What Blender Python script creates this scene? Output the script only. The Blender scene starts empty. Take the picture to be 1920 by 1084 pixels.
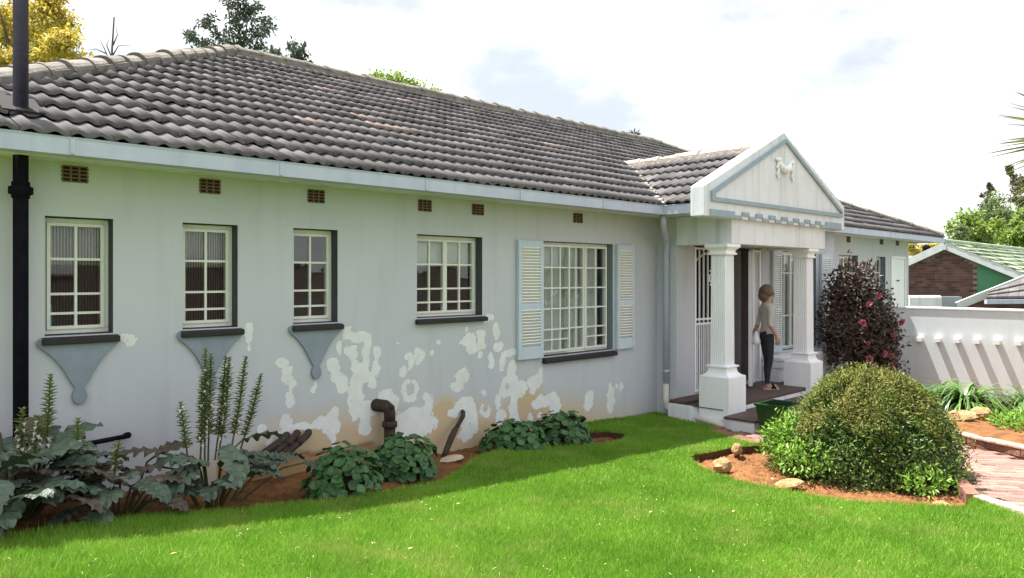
import bpy, bmesh, math, random
import numpy as np
from mathutils import Vector, Matrix, noise
random.seed(7); rng = np.random.default_rng(7)
sc = bpy.context.scene; COL = sc.collection
PI = math.pi

# ---------------------------------------------------------------- camera, sky, sun, exposure
cam = bpy.data.objects.new('camera', bpy.data.cameras.new('camera')); COL.objects.link(cam)
cam.location = (0, 0, 1.71); cam.rotation_euler = (PI/2, 0, math.radians(45.8 - 90))
cam.data.sensor_width = 36; cam.data.lens = 26.25; cam.data.shift_y = -23/1920
cam.data.clip_start = .05; cam.data.clip_end = 2000
sc.camera = cam
SUN = Vector((-.11, .378, 1)).normalized()
sl = bpy.data.lights.new('sun', 'SUN'); sl.energy = 4.6; sl.angle = math.radians(.5); sl.color = (1, .955, .88)
so = bpy.data.objects.new('sun', sl); COL.objects.link(so); so.rotation_euler = SUN.to_track_quat('Z', 'Y').to_euler()
so.location = (0, 0, 30)
W = bpy.data.worlds.new('World'); sc.world = W; W.use_nodes = True
nt = W.node_tree; N = nt.nodes; Lk = nt.links
bg = N['Background']; bg.inputs['Strength'].default_value = .088
sky = N.new('ShaderNodeTexSky'); sky.sky_type = 'NISHITA'; sky.sun_disc = False
sky.sun_elevation = math.asin(SUN.z); sky.sun_rotation = math.atan2(SUN.x, SUN.y)
tc = N.new('ShaderNodeTexCoord')
mp = N.new('ShaderNodeMapping'); mp.inputs['Scale'].default_value = (1, 1, 2.1); mp.inputs['Location'].default_value = (3.4, 1.2, .35)
n1 = N.new('ShaderNodeTexNoise'); n1.inputs['Scale'].default_value = 3.4; n1.inputs['Detail'].default_value = 7; n1.inputs['Roughness'].default_value = .55
cr = N.new('ShaderNodeValToRGB'); cr.color_ramp.elements[0].position = .36; cr.color_ramp.elements[1].position = .72
cr.color_ramp.interpolation = 'EASE'
hz = N.new('ShaderNodeMixRGB'); hz.inputs['Fac'].default_value = .85; hz.inputs['Color2'].default_value = (3.05, 3.19, 3.3, 1)
mx = N.new('ShaderNodeMixRGB'); mx.inputs['Color2'].default_value = (8.6, 8.65, 8.7, 1)
Lk.new(tc.outputs['Generated'], mp.inputs['Vector']); Lk.new(mp.outputs[0], n1.inputs['Vector'])
Lk.new(n1.outputs['Fac'], cr.inputs[0]); Lk.new(sky.outputs[0], hz.inputs['Color1']); Lk.new(hz.outputs[0], mx.inputs['Color1'])
Lk.new(cr.outputs[0], mx.inputs['Fac']); Lk.new(mx.outputs[0], bg.inputs['Color'])
sc.view_settings.view_transform = 'Standard'; sc.view_settings.look = 'None'
sc.view_settings.exposure = 1.64; sc.view_settings.gamma = 1
sc.render.film_transparent = False
sc.cycles.max_bounces = 8; sc.cycles.transparent_max_bounces = 12

# ---------------------------------------------------------------- helpers
def lin(r, g, b):
    f = lambda c: (c/255/12.92 if c <= 10 else ((c/255+.055)/1.055)**2.4)
    return (f(r), f(g), f(b), 1)
def sc4(c, k): return (c[0]*k, c[1]*k, c[2]*k, 1)

def mat(name, c, c2=None, rough=.8, scale=6, island=0, rnd=0, bump=0, bscale=40, spec=.3, transl=0, detail=4, metal=0, streak=0):
    m = bpy.data.materials.new(name); m.use_nodes = True
    nt = m.node_tree; N = nt.nodes; L = nt.links; b = N['Principled BSDF']
    b.inputs['Roughness'].default_value = rough; b.inputs['Specular IOR Level'].default_value = spec; b.inputs['Metallic'].default_value = metal
    tc = N.new('ShaderNodeTexCoord')
    nz = N.new('ShaderNodeTexNoise'); nz.inputs['Scale'].default_value = scale; nz.inputs['Detail'].default_value = detail; nz.inputs['Roughness'].default_value = .6
    L.new(tc.outputs['Object'], nz.inputs['Vector'])
    cr = N.new('ShaderNodeValToRGB'); cr.color_ramp.elements[0].position = .32; cr.color_ramp.elements[1].position = .68
    cr.color_ramp.elements[0].color = c; cr.color_ramp.elements[1].color = c2 or c
    L.new(nz.outputs['Fac'], cr.inputs[0]); out = cr.outputs[0]
    if streak:
        mpn = N.new('ShaderNodeMapping'); mpn.inputs['Scale'].default_value = (9, 9, .7)
        L.new(tc.outputs['Object'], mpn.inputs[0])
        n3 = N.new('ShaderNodeTexNoise'); n3.inputs['Scale'].default_value = 1; n3.inputs['Detail'].default_value = 5
        L.new(mpn.outputs[0], n3.inputs['Vector'])
        r3 = N.new('ShaderNodeMapRange'); r3.inputs[1].default_value = .5; r3.inputs[2].default_value = .75; r3.inputs[3].default_value = 1; r3.inputs[4].default_value = 1-streak
        L.new(n3.outputs['Fac'], r3.inputs[0])
        hs = N.new('ShaderNodeHueSaturation'); L.new(r3.outputs[0], hs.inputs['Value']); L.new(out, hs.inputs['Color']); out = hs.outputs[0]
    if island or rnd:
        hs = N.new('ShaderNodeHueSaturation'); L.new(out, hs.inputs['Color']); out = hs.outputs[0]
        if island:
            g = N.new('ShaderNodeNewGeometry'); src = g.outputs['Random Per Island']; amp = island
        else:
            g = N.new('ShaderNodeObjectInfo'); src = g.outputs['Random']; amp = rnd
        r = N.new('ShaderNodeMapRange'); r.inputs[3].default_value = 1-amp; r.inputs[4].default_value = 1+amp
        L.new(src, r.inputs[0]); L.new(r.outputs[0], hs.inputs['Value'])
        r2 = N.new('ShaderNodeMath'); r2.operation = 'MULTIPLY_ADD'; r2.inputs[1].default_value = 7.31; r2.inputs[2].default_value = 0
        fr = N.new('ShaderNodeMath'); fr.operation = 'FRACT'; L.new(src, r2.inputs[0]); L.new(r2.outputs[0], fr.inputs[0])
        r4 = N.new('ShaderNodeMapRange'); r4.inputs[3].default_value = .5-.03*amp; r4.inputs[4].default_value = .5+.03*amp
        L.new(fr.outputs[0], r4.inputs[0]); L.new(r4.outputs[0], hs.inputs['Hue'])
    L.new(out, b.inputs['Base Color'])
    if bump:
        n2 = N.new('ShaderNodeTexNoise'); n2.inputs['Scale'].default_value = bscale; n2.inputs['Detail'].default_value = 5
        L.new(tc.outputs['Object'], n2.inputs['Vector'])
        bm = N.new('ShaderNodeBump'); bm.inputs['Strength'].default_value = bump; bm.inputs['Distance'].default_value = .02
        L.new(n2.outputs['Fac'], bm.inputs['Height']); L.new(bm.outputs[0], b.inputs['Normal'])
    if transl:
        t = N.new('ShaderNodeBsdfTranslucent'); L.new(out, t.inputs['Color'])
        mixs = N.new('ShaderNodeMixShader'); mixs.inputs[0].default_value = transl
        L.new(b.outputs[0], mixs.inputs[1]); L.new(t.outputs[0], mixs.inputs[2]); L.new(mixs.outputs[0], N['Material Output'].inputs['Surface'])
    return m

def link(o, parent=None):
    COL.objects.link(o)
    if parent is not None:
        o.parent = parent; w = Vector(parent['_w']) if '_w' in parent else Vector((0, 0, 0))
        o.matrix_parent_inverse = Matrix.Translation(-w)
    return o
def thing(name, label, cat, loc, group=None):
    o = bpy.data.objects.new(name, None); o.location = loc; COL.objects.link(o); o['_w'] = tuple(loc)
    o.empty_display_size = .2; o['kind'] = 'thing'
    return tag(o, label, cat, group)
def tag(o, label=None, cat=None, group=None, kind=None):
    if label: o['label'] = label
    if cat: o['category'] = cat
    if group: o['group'] = group
    if kind: o['kind'] = kind
    return o

class MB:
    def __init__(s): s.v = []; s.f = []; s.mi = []; s.cm = 0
    def quad(s, *p):
        n = len(s.v); s.v += [tuple(q) for q in p]; s.f.append(tuple(range(n, n+len(p)))); s.mi.append(s.cm)
    def obox(s, c, ux, uy, uz):
        c, ux, uy, uz = map(Vector, (c, ux, uy, uz)); n = len(s.v)
        for i in (-1, 1):
            for j in (-1, 1):
                for k in (-1, 1): s.v.append(tuple(c+ux*i+uy*j+uz*k))
        for q in ((0, 1, 3, 2), (4, 6, 7, 5), (0, 4, 5, 1), (2, 3, 7, 6), (0, 2, 6, 4), (1, 5, 7, 3)):
            s.f.append(tuple(n+a for a in q)); s.mi.append(s.cm)
    def box(s, x0, x1, y0, y1, z0, z1):
        s.obox(((x0+x1)/2, (y0+y1)/2, (z0+z1)/2), ((x1-x0)/2, 0, 0), (0, (y1-y0)/2, 0), (0, 0, (z1-z0)/2))
    def bar(s, a, b, w, h, up=(0, 0, 1)):
        a, b = Vector(a), Vector(b); d = b-a; L = d.length; d.normalize(); u = Vector(up); sd = d.cross(u).normalized(); u = sd.cross(d)
        s.obox((a+b)/2, d*L/2, sd*w/2, u*h/2)
    def tube(s, pts, r, n=10, cap=True):
        pts = [Vector(p) for p in pts]; rs = r if isinstance(r, (list, tuple)) else [r]*len(pts)
        st = len(s.v); prev = None
        for i, p in enumerate(pts):
            d = (pts[min(i+1, len(pts)-1)]-pts[max(i-1, 0)]).normalized()
            if prev is None:
                a = d.cross(Vector((0, 0, 1)) if abs(d.z) < .9 else Vector((1, 0, 0))).normalized()
            else:
                a = (prev-d*prev.dot(d)).normalized()
            prev = a; b = d.cross(a)
            for k in range(n):
                t = 2*PI*k/n; s.v.append(tuple(p+(a*math.cos(t)+b*math.sin(t))*rs[i]))
        for i in range(len(pts)-1):
            for k in range(n):
                k2 = (k+1) % n; s.f.append((st+i*n+k, st+i*n+k2, st+(i+1)*n+k2, st+(i+1)*n+k)); s.mi.append(s.cm)
        if cap:
            s.f.append(tuple(st+k for k in reversed(range(n)))); s.f.append(tuple(st+(len(pts)-1)*n+k for k in range(n))); s.mi += [s.cm]*2
    def prism(s, poly, fn, d0, d1):
        n = len(poly); st = len(s.v)
        for d in (d0, d1):
            for p in poly: s.v.append(tuple(fn(p[0], p[1], d)))
        s.f.append(tuple(st+i for i in range(n))); s.f.append(tuple(st+n+i for i in reversed(range(n)))); s.mi += [s.cm]*2
        for i in range(n):
            j = (i+1) % n; s.f.append((st+i, st+n+i, st+n+j, st+j)); s.mi.append(s.cm)
    def loft(s, rings, cap=True):
        n = len(rings[0]); st = len(s.v)
        for r in rings: s.v += [tuple(p) for p in r]
        for i in range(len(rings)-1):
            for k in range(n):
                k2 = (k+1) % n; s.f.append((st+i*n+k, st+i*n+k2, st+(i+1)*n+k2, st+(i+1)*n+k)); s.mi.append(s.cm)
        if cap:
            s.f.append(tuple(st+k for k in reversed(range(n)))); s.f.append(tuple(st+(len(rings)-1)*n+k for k in range(n))); s.mi += [s.cm]*2
    def ball(s, c, rx, ry=None, rz=None, n=10, m=6, jit=0, seed=0):
        ry = ry or rx; rz = rz or rx; rr = random.Random(seed); rings = []
        for i in range(m+1):
            ph = -PI/2+PI*i/m; q = max(math.cos(ph), .02)
            rings.append([(c[0]+rx*q*math.cos(2*PI*k/n)*(1+rr.uniform(-jit, jit)), c[1]+ry*q*math.sin(2*PI*k/n)*(1+rr.uniform(-jit, jit)), c[2]+rz*math.sin(ph)*(1+rr.uniform(-jit, jit))) for k in range(n)])
        s.loft(rings)
    def mesh(s, name, mats, smooth=False):
        me = bpy.data.meshes.new(name); me.from_pydata(s.v, [], s.f)
        for m in (mats if isinstance(mats, (list, tuple)) else [mats]): me.materials.append(m)
        if s.cm: me.polygons.foreach_set('material_index', s.mi)
        bm = bmesh.new(); bm.from_mesh(me); bmesh.ops.recalc_face_normals(bm, faces=bm.faces); bm.to_mesh(me); bm.free()
        if smooth: me.polygons.foreach_set('use_smooth', [True]*len(me.polygons))
        me.update(); return me
    def build(s, name, mats, parent=None, smooth=False, bev=0):
        o = bpy.data.objects.new(name, s.mesh(name, mats, smooth)); link(o, parent)
        if bev:
            b = o.modifiers.new('edge', 'BEVEL'); b.width = bev; b.segments = 2; b.limit_method = 'ANGLE'; b.angle_limit = .7
        return o

def fast_mesh(name, V, F, m, smooth=False):
    V = np.asarray(V, np.float32); F = np.asarray(F, np.int32); me = bpy.data.meshes.new(name)
    me.vertices.add(len(V)); me.vertices.foreach_set('co', V.ravel()); k = F.shape[1]
    me.loops.add(F.size); me.loops.foreach_set('vertex_index', F.ravel())
    me.polygons.add(len(F)); me.polygons.foreach_set('loop_start', np.arange(0, F.size, k, dtype=np.int32))
    me.update(calc_edges=True); me.materials.append(m)
    if smooth: me.polygons.foreach_set('use_smooth', np.ones(len(F), bool))
    me.validate(); return me
def fast_obj(name, V, F, m, parent=None, smooth=False):
    return link(bpy.data.objects.new(name, fast_mesh(name, V, F, m, smooth)), parent)
def unit(a): return a/np.maximum(np.linalg.norm(a, axis=-1, keepdims=True), 1e-9)

def leaf_arrays(P, D, Nn, L, Wd, cup=.15, droop=.15):
    D = unit(D); S = unit(np.cross(D, Nn)); N2 = np.cross(S, D); L = np.asarray(L)[:, None]; Wd = np.asarray(Wd)[:, None]
    mid = P+D*L*.45; tip = P+D*L-N2*L*droop
    l = mid+S*Wd/2+N2*cup*Wd; r = mid-S*Wd/2+N2*cup*Wd
    V = np.stack([P, r, tip, l], 1).reshape(-1, 3); n = len(P); b = np.arange(n)[:, None]*4
    F = np.concatenate([b+np.array([[0, 1, 2]]), b+np.array([[0, 2, 3]])], 0)
    return V, F
def leaves(name, P, D, Nn, L, Wd, m, parent=None, **k):
    V, F = leaf_arrays(P, D, Nn, L, Wd, **k); return fast_obj(name, V, F, m, parent)
def rdir(n):
    v = rng.normal(size=(n, 3)); return unit(v)

XS = [-60, -5, 0, .7, 1.4, 2.5, 4, 5.5, 7, 9, 14, 30, 80]; ZS = [.9, .62, .47, .41, .33, .215, .13, .08, .02, -.08, -.29, -.6, -.6]
def gz(x): return np.interp(x, XS, ZS)
def inpoly(x, y, poly):
    x = np.asarray(x); y = np.asarray(y); r = np.zeros(x.shape, bool); n = len(poly)
    for i in range(n):
        x1, y1 = poly[i]; x2, y2 = poly[(i+1) % n]
        if y1 == y2: continue
        c = ((y1 > y) != (y2 > y)) & (x < (x2-x1)*(y-y1)/(y2-y1)+x1); r ^= c
    return r
def polydist(x, y, poly):
    best = np.full(x.shape, 1e9); bx = x.copy(); by = y.copy(); n = len(poly)
    for i in range(n):
        x1, y1 = poly[i]; x2, y2 = poly[(i+1) % n]; dx, dy = x2-x1, y2-y1; l = dx*dx+dy*dy+1e-12
        t = np.clip(((x-x1)*dx+(y-y1)*dy)/l, 0, 1); px = x1+t*dx; py = y1+t*dy; d = np.hypot(x-px, y-py)
        q = d < best; best = np.where(q, d, best); bx = np.where(q, px, bx); by = np.where(q, py, by)
    return best, bx, by
def vnoise(x, y, seed=0):
    r = np.random.default_rng(seed).random((256, 256)); xi = np.floor(x).astype(int); yi = np.floor(y).astype(int)
    fx = x-xi; fy = y-yi; fx = fx*fx*(3-2*fx); fy = fy*fy*(3-2*fy); g = lambda a, b: r[a % 256, b % 256]
    return (g(xi, yi)*(1-fx)+g(xi+1, yi)*fx)*(1-fy)+(g(xi, yi+1)*(1-fx)+g(xi+1, yi+1)*fx)*fy

# ---------------------------------------------------------------- materials
M = {}
M['trim'] = mat('white_plaster', (.66, .68, .72, 1), (.73, .745, .775, 1), .85, 3, bump=.15, bscale=60, streak=.24)
M['white'] = mat('white_paint', (.79, .80, .83, 1), (.83, .84, .86, 1), .6, 5, streak=.06)
M['steel'] = mat('white_window_paint', (.70, .70, .65, 1), (.76, .76, .72, 1), .5, 30, bump=.2, bscale=90)
M['band'] = mat('blue_grey_paint', (.27, .34, .40, 1), (.31, .38, .44, 1), .75, 8)
M['apron'] = mat('apron_blue_grey', (.215, .25, .31, 1), (.255, .29, .35, 1), .75, 8, bump=.1)
M['gutter'] = mat('pale_blue_gutter', (.40, .435, .56, 1), (.46, .495, .61, 1), .45, 5, spec=.4, streak=.12)
M['charcoal'] = mat('charcoal_paint', (.018, .015, .019, 1), (.03, .026, .03, 1), .6, 20, bump=.2)
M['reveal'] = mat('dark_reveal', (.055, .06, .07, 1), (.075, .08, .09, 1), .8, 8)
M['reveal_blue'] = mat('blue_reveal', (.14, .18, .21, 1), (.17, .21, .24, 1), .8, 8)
M['pipe'] = mat('black_iron', (.006, .006, .011, 1), (.011, .011, .018, 1), .9, 9, bump=.1, spec=.05)
M['rust'] = mat('rusty_iron', (.028, .019, .018, 1), (.06, .035, .028, 1), .7, 14, bump=.4)
M['tile'] = mat('concrete_roof_tile', (.10, .094, .096, 1), (.145, .137, .138, 1), .9, 2.2, island=.22, spec=.06, bump=.35, bscale=55, detail=8)
M['tile_obj'] = mat('concrete_roof_tile_single', (.103, .097, .099, 1), (.15, .142, .143, 1), .9, 3, rnd=.2, spec=.06, bump=.35, bscale=55, detail=8)
M['tile_pink'] = mat('worn_roof_tile', (.13, .105, .098, 1), (.235, .185, .165, 1), .85, 5, island=.3, bump=.3)
M['deck'] = mat('roof_underlay', (.02, .017, .017, 1), None, .9)
M['cap'] = mat('ridge_cap_mortar', (.13, .12, .105, 1), (.22, .20, .175, 1), .9, 8, rnd=.2, bump=.5, bscale=30)
M['cap_pale'] = mat('pale_ridge_mortar', (.42, .36, .31, 1), (.60, .54, .48, 1), .9, 8, rnd=.15, bump=.5, bscale=30)
M['terra'] = mat('terracotta', (.16, .085, .07, 1), (.22, .13, .11, 1), .85, 20)
M['dark'] = mat('vent_hole_shade', (.012, .01, .01, 1), None, .9)
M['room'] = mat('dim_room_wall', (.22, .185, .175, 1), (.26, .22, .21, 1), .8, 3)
M['blind'] = mat('pale_blind', (.50, .51, .45, 1), (.56, .57, .50, 1), .8, 4)
M['net'] = mat('net_curtain', (.72, .72, .72, 1), (.8, .8, .8, 1), .9, 4, transl=.35)
M['shutter'] = mat('shutter_blue', (.48, .56, .65, 1), (.54, .61, .69, 1), .6, 6, streak=.08)
M['slat'] = mat('shutter_cream', (.82, .82, .80, 1), (.87, .87, .85, 1), .6, 8)
M['floor'] = mat('porch_tiles', (.075, .048, .042, 1), (.11, .07, .06, 1), .6, 5, bump=.2)
M['door'] = mat('dark_door', (.24, .23, .23, 1), (.28, .265, .26, 1), .6, 6)
M['pvc'] = mat('white_pvc', (.55, .53, .48, 1), (.66, .64, .60, 1), .5, 6)
M['soil'] = mat('red_soil', (.105, .042, .014, 1), (.235, .105, .036, 1), .95, 7, bump=.8, bscale=25, detail=8)
M['clod'] = mat('soil_clod', (.11, .043, .015, 1), (.24, .11, .04, 1), .95, 9, island=.35, bump=.5)
M['cut'] = mat('lawn_edge_soil', (.05, .02, .012, 1), (.09, .04, .02, 1), .95, 20, bump=.6)
M['lawn'] = mat('lawn_turf', (.085, .16, .018, 1), (.13, .21, .028, 1), .95, 2.5, bump=.5, bscale=120)
M['ground'] = mat('dry_grass_ground', (.06, .10, .025, 1), (.10, .11, .045, 1), .95, .4)
M['brick'] = mat('path_brick', (.19, .112, .092, 1), (.30, .185, .155, 1), .85, 9, rnd=.28, bump=.4, bscale=45)
M['rbrick'] = mat('edging_brick', (.17, .08, .055, 1), (.26, .13, .095, 1), .85, 12, rnd=.25, bump=.5, bscale=30)
M['joint'] = mat('path_joint', (.09, .06, .05, 1), (.13, .09, .075, 1), .95, 12)
M['stone'] = mat('sandstone', (.22, .125, .05, 1), (.42, .29, .15, 1), .9, 9, bump=.7, bscale=14)
M['kerb'] = mat('pale_kerb', (.42, .34, .23, 1), (.56, .48, .35, 1), .9, 9, bump=.4)
M['pot'] = mat('green_glaze', (.010, .040, .013, 1), (.016, .055, .018, 1), .25, 6, spec=.5)

def glass_mat(name, ribs=0, tint=(.9, .93, .92, 1)):
    m = bpy.data.materials.new(name); m.use_nodes = True; N = m.node_tree.nodes; L = m.node_tree.links
    N.remove(N['Principled BSDF']); t = N.new('ShaderNodeBsdfTransparent'); t.inputs[0].default_value = tint
    g = N.new('ShaderNodeBsdfGlossy'); g.inputs['Roughness'].default_value = .03
    lw = N.new('ShaderNodeLayerWeight'); lw.inputs[0].default_value = .5; pw = N.new('ShaderNodeMath'); pw.operation = 'POWER'; pw.inputs[1].default_value = 5; L.new(lw.outputs['Facing'], pw.inputs[0]); f = N.new('ShaderNodeMath'); f.operation = 'MULTIPLY_ADD'; f.inputs[1].default_value = .95; f.inputs[2].default_value = .045; L.new(pw.outputs[0], f.inputs[0])
    mx = N.new('ShaderNodeMixShader'); L.new(f.outputs[0], mx.inputs[0]); L.new(t.outputs[0], mx.inputs[1]); L.new(g.outputs[0], mx.inputs[2])
    L.new(mx.outputs[0], N['Material Output'].inputs['Surface'])
    tc = N.new('ShaderNodeTexCoord'); b = N.new('ShaderNodeBump')
    if ribs:
        w = N.new('ShaderNodeTexWave'); w.inputs['Scale'].default_value = ribs; L.new(tc.outputs['Object'], w.inputs['Vector'])
        b.inputs['Strength'].default_value = .35; b.inputs['Distance'].default_value = .004; L.new(w.outputs['Fac'], b.inputs['Height']); rr_ = N.new('ShaderNodeValToRGB'); rr_.color_ramp.elements[0].color = (.5, .5, .5, 1); rr_.color_ramp.elements[1].color = (.95, .95, .95, 1); L.new(w.outputs['Fac'], rr_.inputs[0]); L.new(rr_.outputs[0], t.inputs[0])
    else:
        w = N.new('ShaderNodeTexNoise'); w.inputs['Scale'].default_value = 6; L.new(tc.outputs['Object'], w.inputs['Vector'])
        b.inputs['Strength'].default_value = .1; b.inputs['Distance'].default_value = .01; L.new(w.outputs['Fac'], b.inputs['Height'])
    L.new(b.outputs[0], g.inputs['Normal']); return m
M['glass'] = glass_mat('window_glass'); M['ribbed'] = glass_mat('ribbed_glass', 17)

def wall_mat(name, base, base2, wear=False):
    m = bpy.data.materials.new(name); m.use_nodes = True; N = m.node_tree.nodes; L = m.node_tree.links; b = N['Principled BSDF']
    b.inputs['Roughness'].default_value = .85; b.inputs['Specular IOR Level'].default_value = .25
    tc = N.new('ShaderNodeTexCoord')
    def nz(scale, det=5, rough=.6, vec=None):
        n = N.new('ShaderNodeTexNoise'); n.inputs['Scale'].default_value = scale; n.inputs['Detail'].default_value = det; n.inputs['Roughness'].default_value = rough
        L.new(vec or tc.outputs['Object'], n.inputs['Vector']); return n.outputs['Fac']
    def ramp(src, a, b_, ca, cb):
        r = N.new('ShaderNodeValToRGB'); r.color_ramp.elements[0].position = a; r.color_ramp.elements[1].position = b_
        r.color_ramp.elements[0].color = ca; r.color_ramp.elements[1].color = cb; L.new(src, r.inputs[0]); return r.outputs[0]
    def mix(f, c1, c2, typ='MIX'):
        x = N.new('ShaderNodeMixRGB'); x.blend_type = typ
        for s_, v in ((0, f), (1, c1), (2, c2)):
            if hasattr(v, 'links') or hasattr(v, 'is_linked'): L.new(v, x.inputs[s_])
            else: x.inputs[s_].default_value = v
        return x.outputs[0]
    def mth(op, a, c=None, d=None):
        x = N.new('ShaderNodeMath'); x.operation = op
        for i, v in enumerate((a, c, d)):
            if v is None: continue
            if hasattr(v, 'is_linked'): L.new(v, x.inputs[i])
            else: x.inputs[i].default_value = v
        return x.outputs[0]
    col = ramp(nz(1.3), .3, .7, base, base2)
    mp = N.new('ShaderNodeMapping'); mp.inputs['Scale'].default_value = (6, 6, .5); L.new(tc.outputs['Object'], mp.inputs[0])
    st = ramp(nz(1, 5, .6, mp.outputs[0]), .5, .8, (1, 1, 1, 1), (.86, .85, .82, 1)); col = mix(.8, col, st, 'MULTIPLY')
    h = mth('MULTIPLY', nz(70, 3), .25)
    if wear:
        a1 = N.new('ShaderNodeAttribute'); a1.attribute_name = 'damp'
        a2 = N.new('ShaderNodeAttribute'); a2.attribute_name = 'peel'
        a3 = N.new('ShaderNodeAttribute'); a3.attribute_name = 'bare'
        d = mth('ADD', a1.outputs['Fac'], mth('MULTIPLY', mth('SUBTRACT', nz(3.5, 6, .65), .5), .9))
        col = mix(ramp(d, .35, .85, (0, 0, 0, 1), (1, 1, 1, 1)), col, (.55, .47, .36, 1))
        col = mix(ramp(d, .8, 1.35, (0, 0, 0, 1), (1, 1, 1, 1)), col, (.54, .42, .28, 1))
        col = mix(a3.outputs['Fac'], col, ramp(nz(5), .3, .7, (.36, .22, .11, 1), (.45, .31, .18, 1)))
        p = mth('ADD', a2.outputs['Fac'], mth('ADD', mth('MULTIPLY', mth('SUBTRACT', nz(13, 6, .62), .5), 1.3), mth('MULTIPLY', mth('SUBTRACT', nz(48, 5, .6), .5), .8)))
        pm = ramp(p, .44, .53, (0, 0, 0, 1), (1, 1, 1, 1))
        edge_shade = ramp(p, .34, .46, (0, 0, 0, 1), (1, 1, 1, 1)); left_ = ramp(mth('ADD', nz(24, 5, .65), mth('MULTIPLY', nz(5, 3), .5)), .52, .60, (.12, .12, .12, 1), (1, 1, 1, 1)); pm = mth('MULTIPLY', pm, left_)
        col = mix(mth('MULTIPLY', edge_shade, .35), col, (.42, .38, .30, 1))  # thin shadow along the peeled edges, painted into the colour
        pc = ramp(nz(9, 6, .7), .35, .7, (.74, .77, .80, 1), (.66, .66, .63, 1))
        gr = ramp(nz(45, 4, .7), .62, .7, (1, 1, 1, 1), (.62, .62, .6, 1))
        col = mix(pm, col, mix(.6, pc, gr, 'MULTIPLY'))
        h = mth('SUBTRACT', h, mth('MULTIPLY', pm, .6))
    L.new(col, b.inputs['Base Color'])
    bp = N.new('ShaderNodeBump'); bp.inputs['Strength'].default_value = .35; bp.inputs['Distance'].default_value = .006
    L.new(h, bp.inputs['Height']); L.new(bp.outputs[0], b.inputs['Normal']); return m
M['wall'] = wall_mat('blue_grey_render', (.485, .505, .555, 1), (.525, .54, .59, 1), True)
M['wall2'] = wall_mat('pale_blue_render', (.49, .51, .56, 1), (.52, .54, .585, 1))
M['wall3'] = wall_mat('garden_wall_render', (.58, .625, .66, 1), (.64, .675, .70, 1))
# ================================================================ HOUSE
PEEL = [(2.54,1.29,.03,.091),(2.53,1.16,.018,.045),(2.81,1.03,.05,.04),(2.86,.95,.052,.07),(2.9,.86,.039,.053),(2.87,.75,.038,.07),(2.86,.55,.049,.071),(2.79,.47,.025,.024),(3.11,.82,.029,.048),(3.26,.96,.049,.062),(3.31,.88,.056,.074),(3.35,.8,.057,.069),(3.42,1.23,.058,.038),(3.55,1.2,.105,.032),(3.62,1.17,.038,.064),(3.33,1.11,.025,.074),(3.44,1.07,.058,.056),(3.48,1.12,.036,.031),(3.59,1.06,.027,.089),(3.57,.95,.052,.051),(3.49,.95,.051,.05),(3.7,1.04,.043,.058),(3.69,.94,.038,.077),(3.66,.8,.043,.065),(3.54,.85,.089,.076),(3.48,.75,.074,.076),(3.5,.65,.074,.101),(3.48,.56,.052,.063),(3.59,.57,.122,.064),(3.59,.42,.061,.077),(3.79,.64,.094,.084),(3.87,.58,.063,.092),(4.07,.69,.091,.107),(4.25,.52,.078,.095),(4.12,.47,.152,.06),(4.12,.35,.221,.121),(3.97,.36,.098,.119),(3.26,.54,.056,.074),(3.26,.46,.07,.086),(3.27,.37,.035,.073),(3.14,.51,.082,.036),(3.03,.5,.08,.036),(2.92,.49,.051,.03),(2.63,.53,.042,.04),(2.71,.43,.037,.023),(4.15,.99,.059,.061),(4.05,.95,.037,.074),(3.98,.86,.057,.046),(3.92,1.11,.029,.024),(4.38,1.08,.027,.028),(4.32,1.01,.026,.021),(1.68,1.28,.055,.03),(5.02,1.3,.064,.042),(5.13,1.16,.046,.066),(4.74,1.19,.038,.029),(4.76,1.09,.092,.069),(4.81,1.02,.077,.058),(4.91,1.15,.047,.047),(4.93,1.06,.048,.07),(4.92,.94,.034,.03),(5.15,1.02,.066,.065),(5.06,.86,.042,.082),(5.33,.93,.094,.042),(5.21,.85,.03,.072),(5.2,.78,.033,.018),(4.68,.76,.083,.068),(4.61,.66,.074,.046),(5.34,.77,.06,.085),(5.33,.65,.103,.073),(5.28,.56,.101,.072),(5.45,.54,.122,.074),(5.39,.45,.052,.073),(5.69,.59,.109,.075),(5.77,.66,.036,.063),(5.65,.48,.045,.037),(5.88,.39,.151,.07),(6.01,.33,.076,.09),(5.75,.36,.092,.05),(5.99,.23,.047,.039),(4.95,.56,.032,.035),(5.14,.5,.041,.048),(5.15,.43,.036,.059),(4.98,.39,.066,.076),(5.18,.28,.066,.071),(5.37,.32,.068,.11),(5.38,.24,.069,.061),(5.62,.23,.044,.05),(5.76,.23,.036,.031),(4.72,.46,.13,.075),(4.77,.34,.092,.138),(4.75,.22,.115,.092),(4.56,.41,.074,.051),(6.57,.3,.074,.114),(6.97,.27,.063,.153),(6.97,.41,.034,.055),(7.08,.41,.028,.025),(7.18,.39,.027,.057)]
HOLE = [(4.06,.69,.044,.056),(4.17,.55,.059,.038),(4.98,.4,.031,.038),(5.28,.59,.03,.031)]
house = thing('house', 'long pale blue rendered house with grey tiled roof, peeling paint and white columned porch', 'house', (9, 9, 0))

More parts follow.
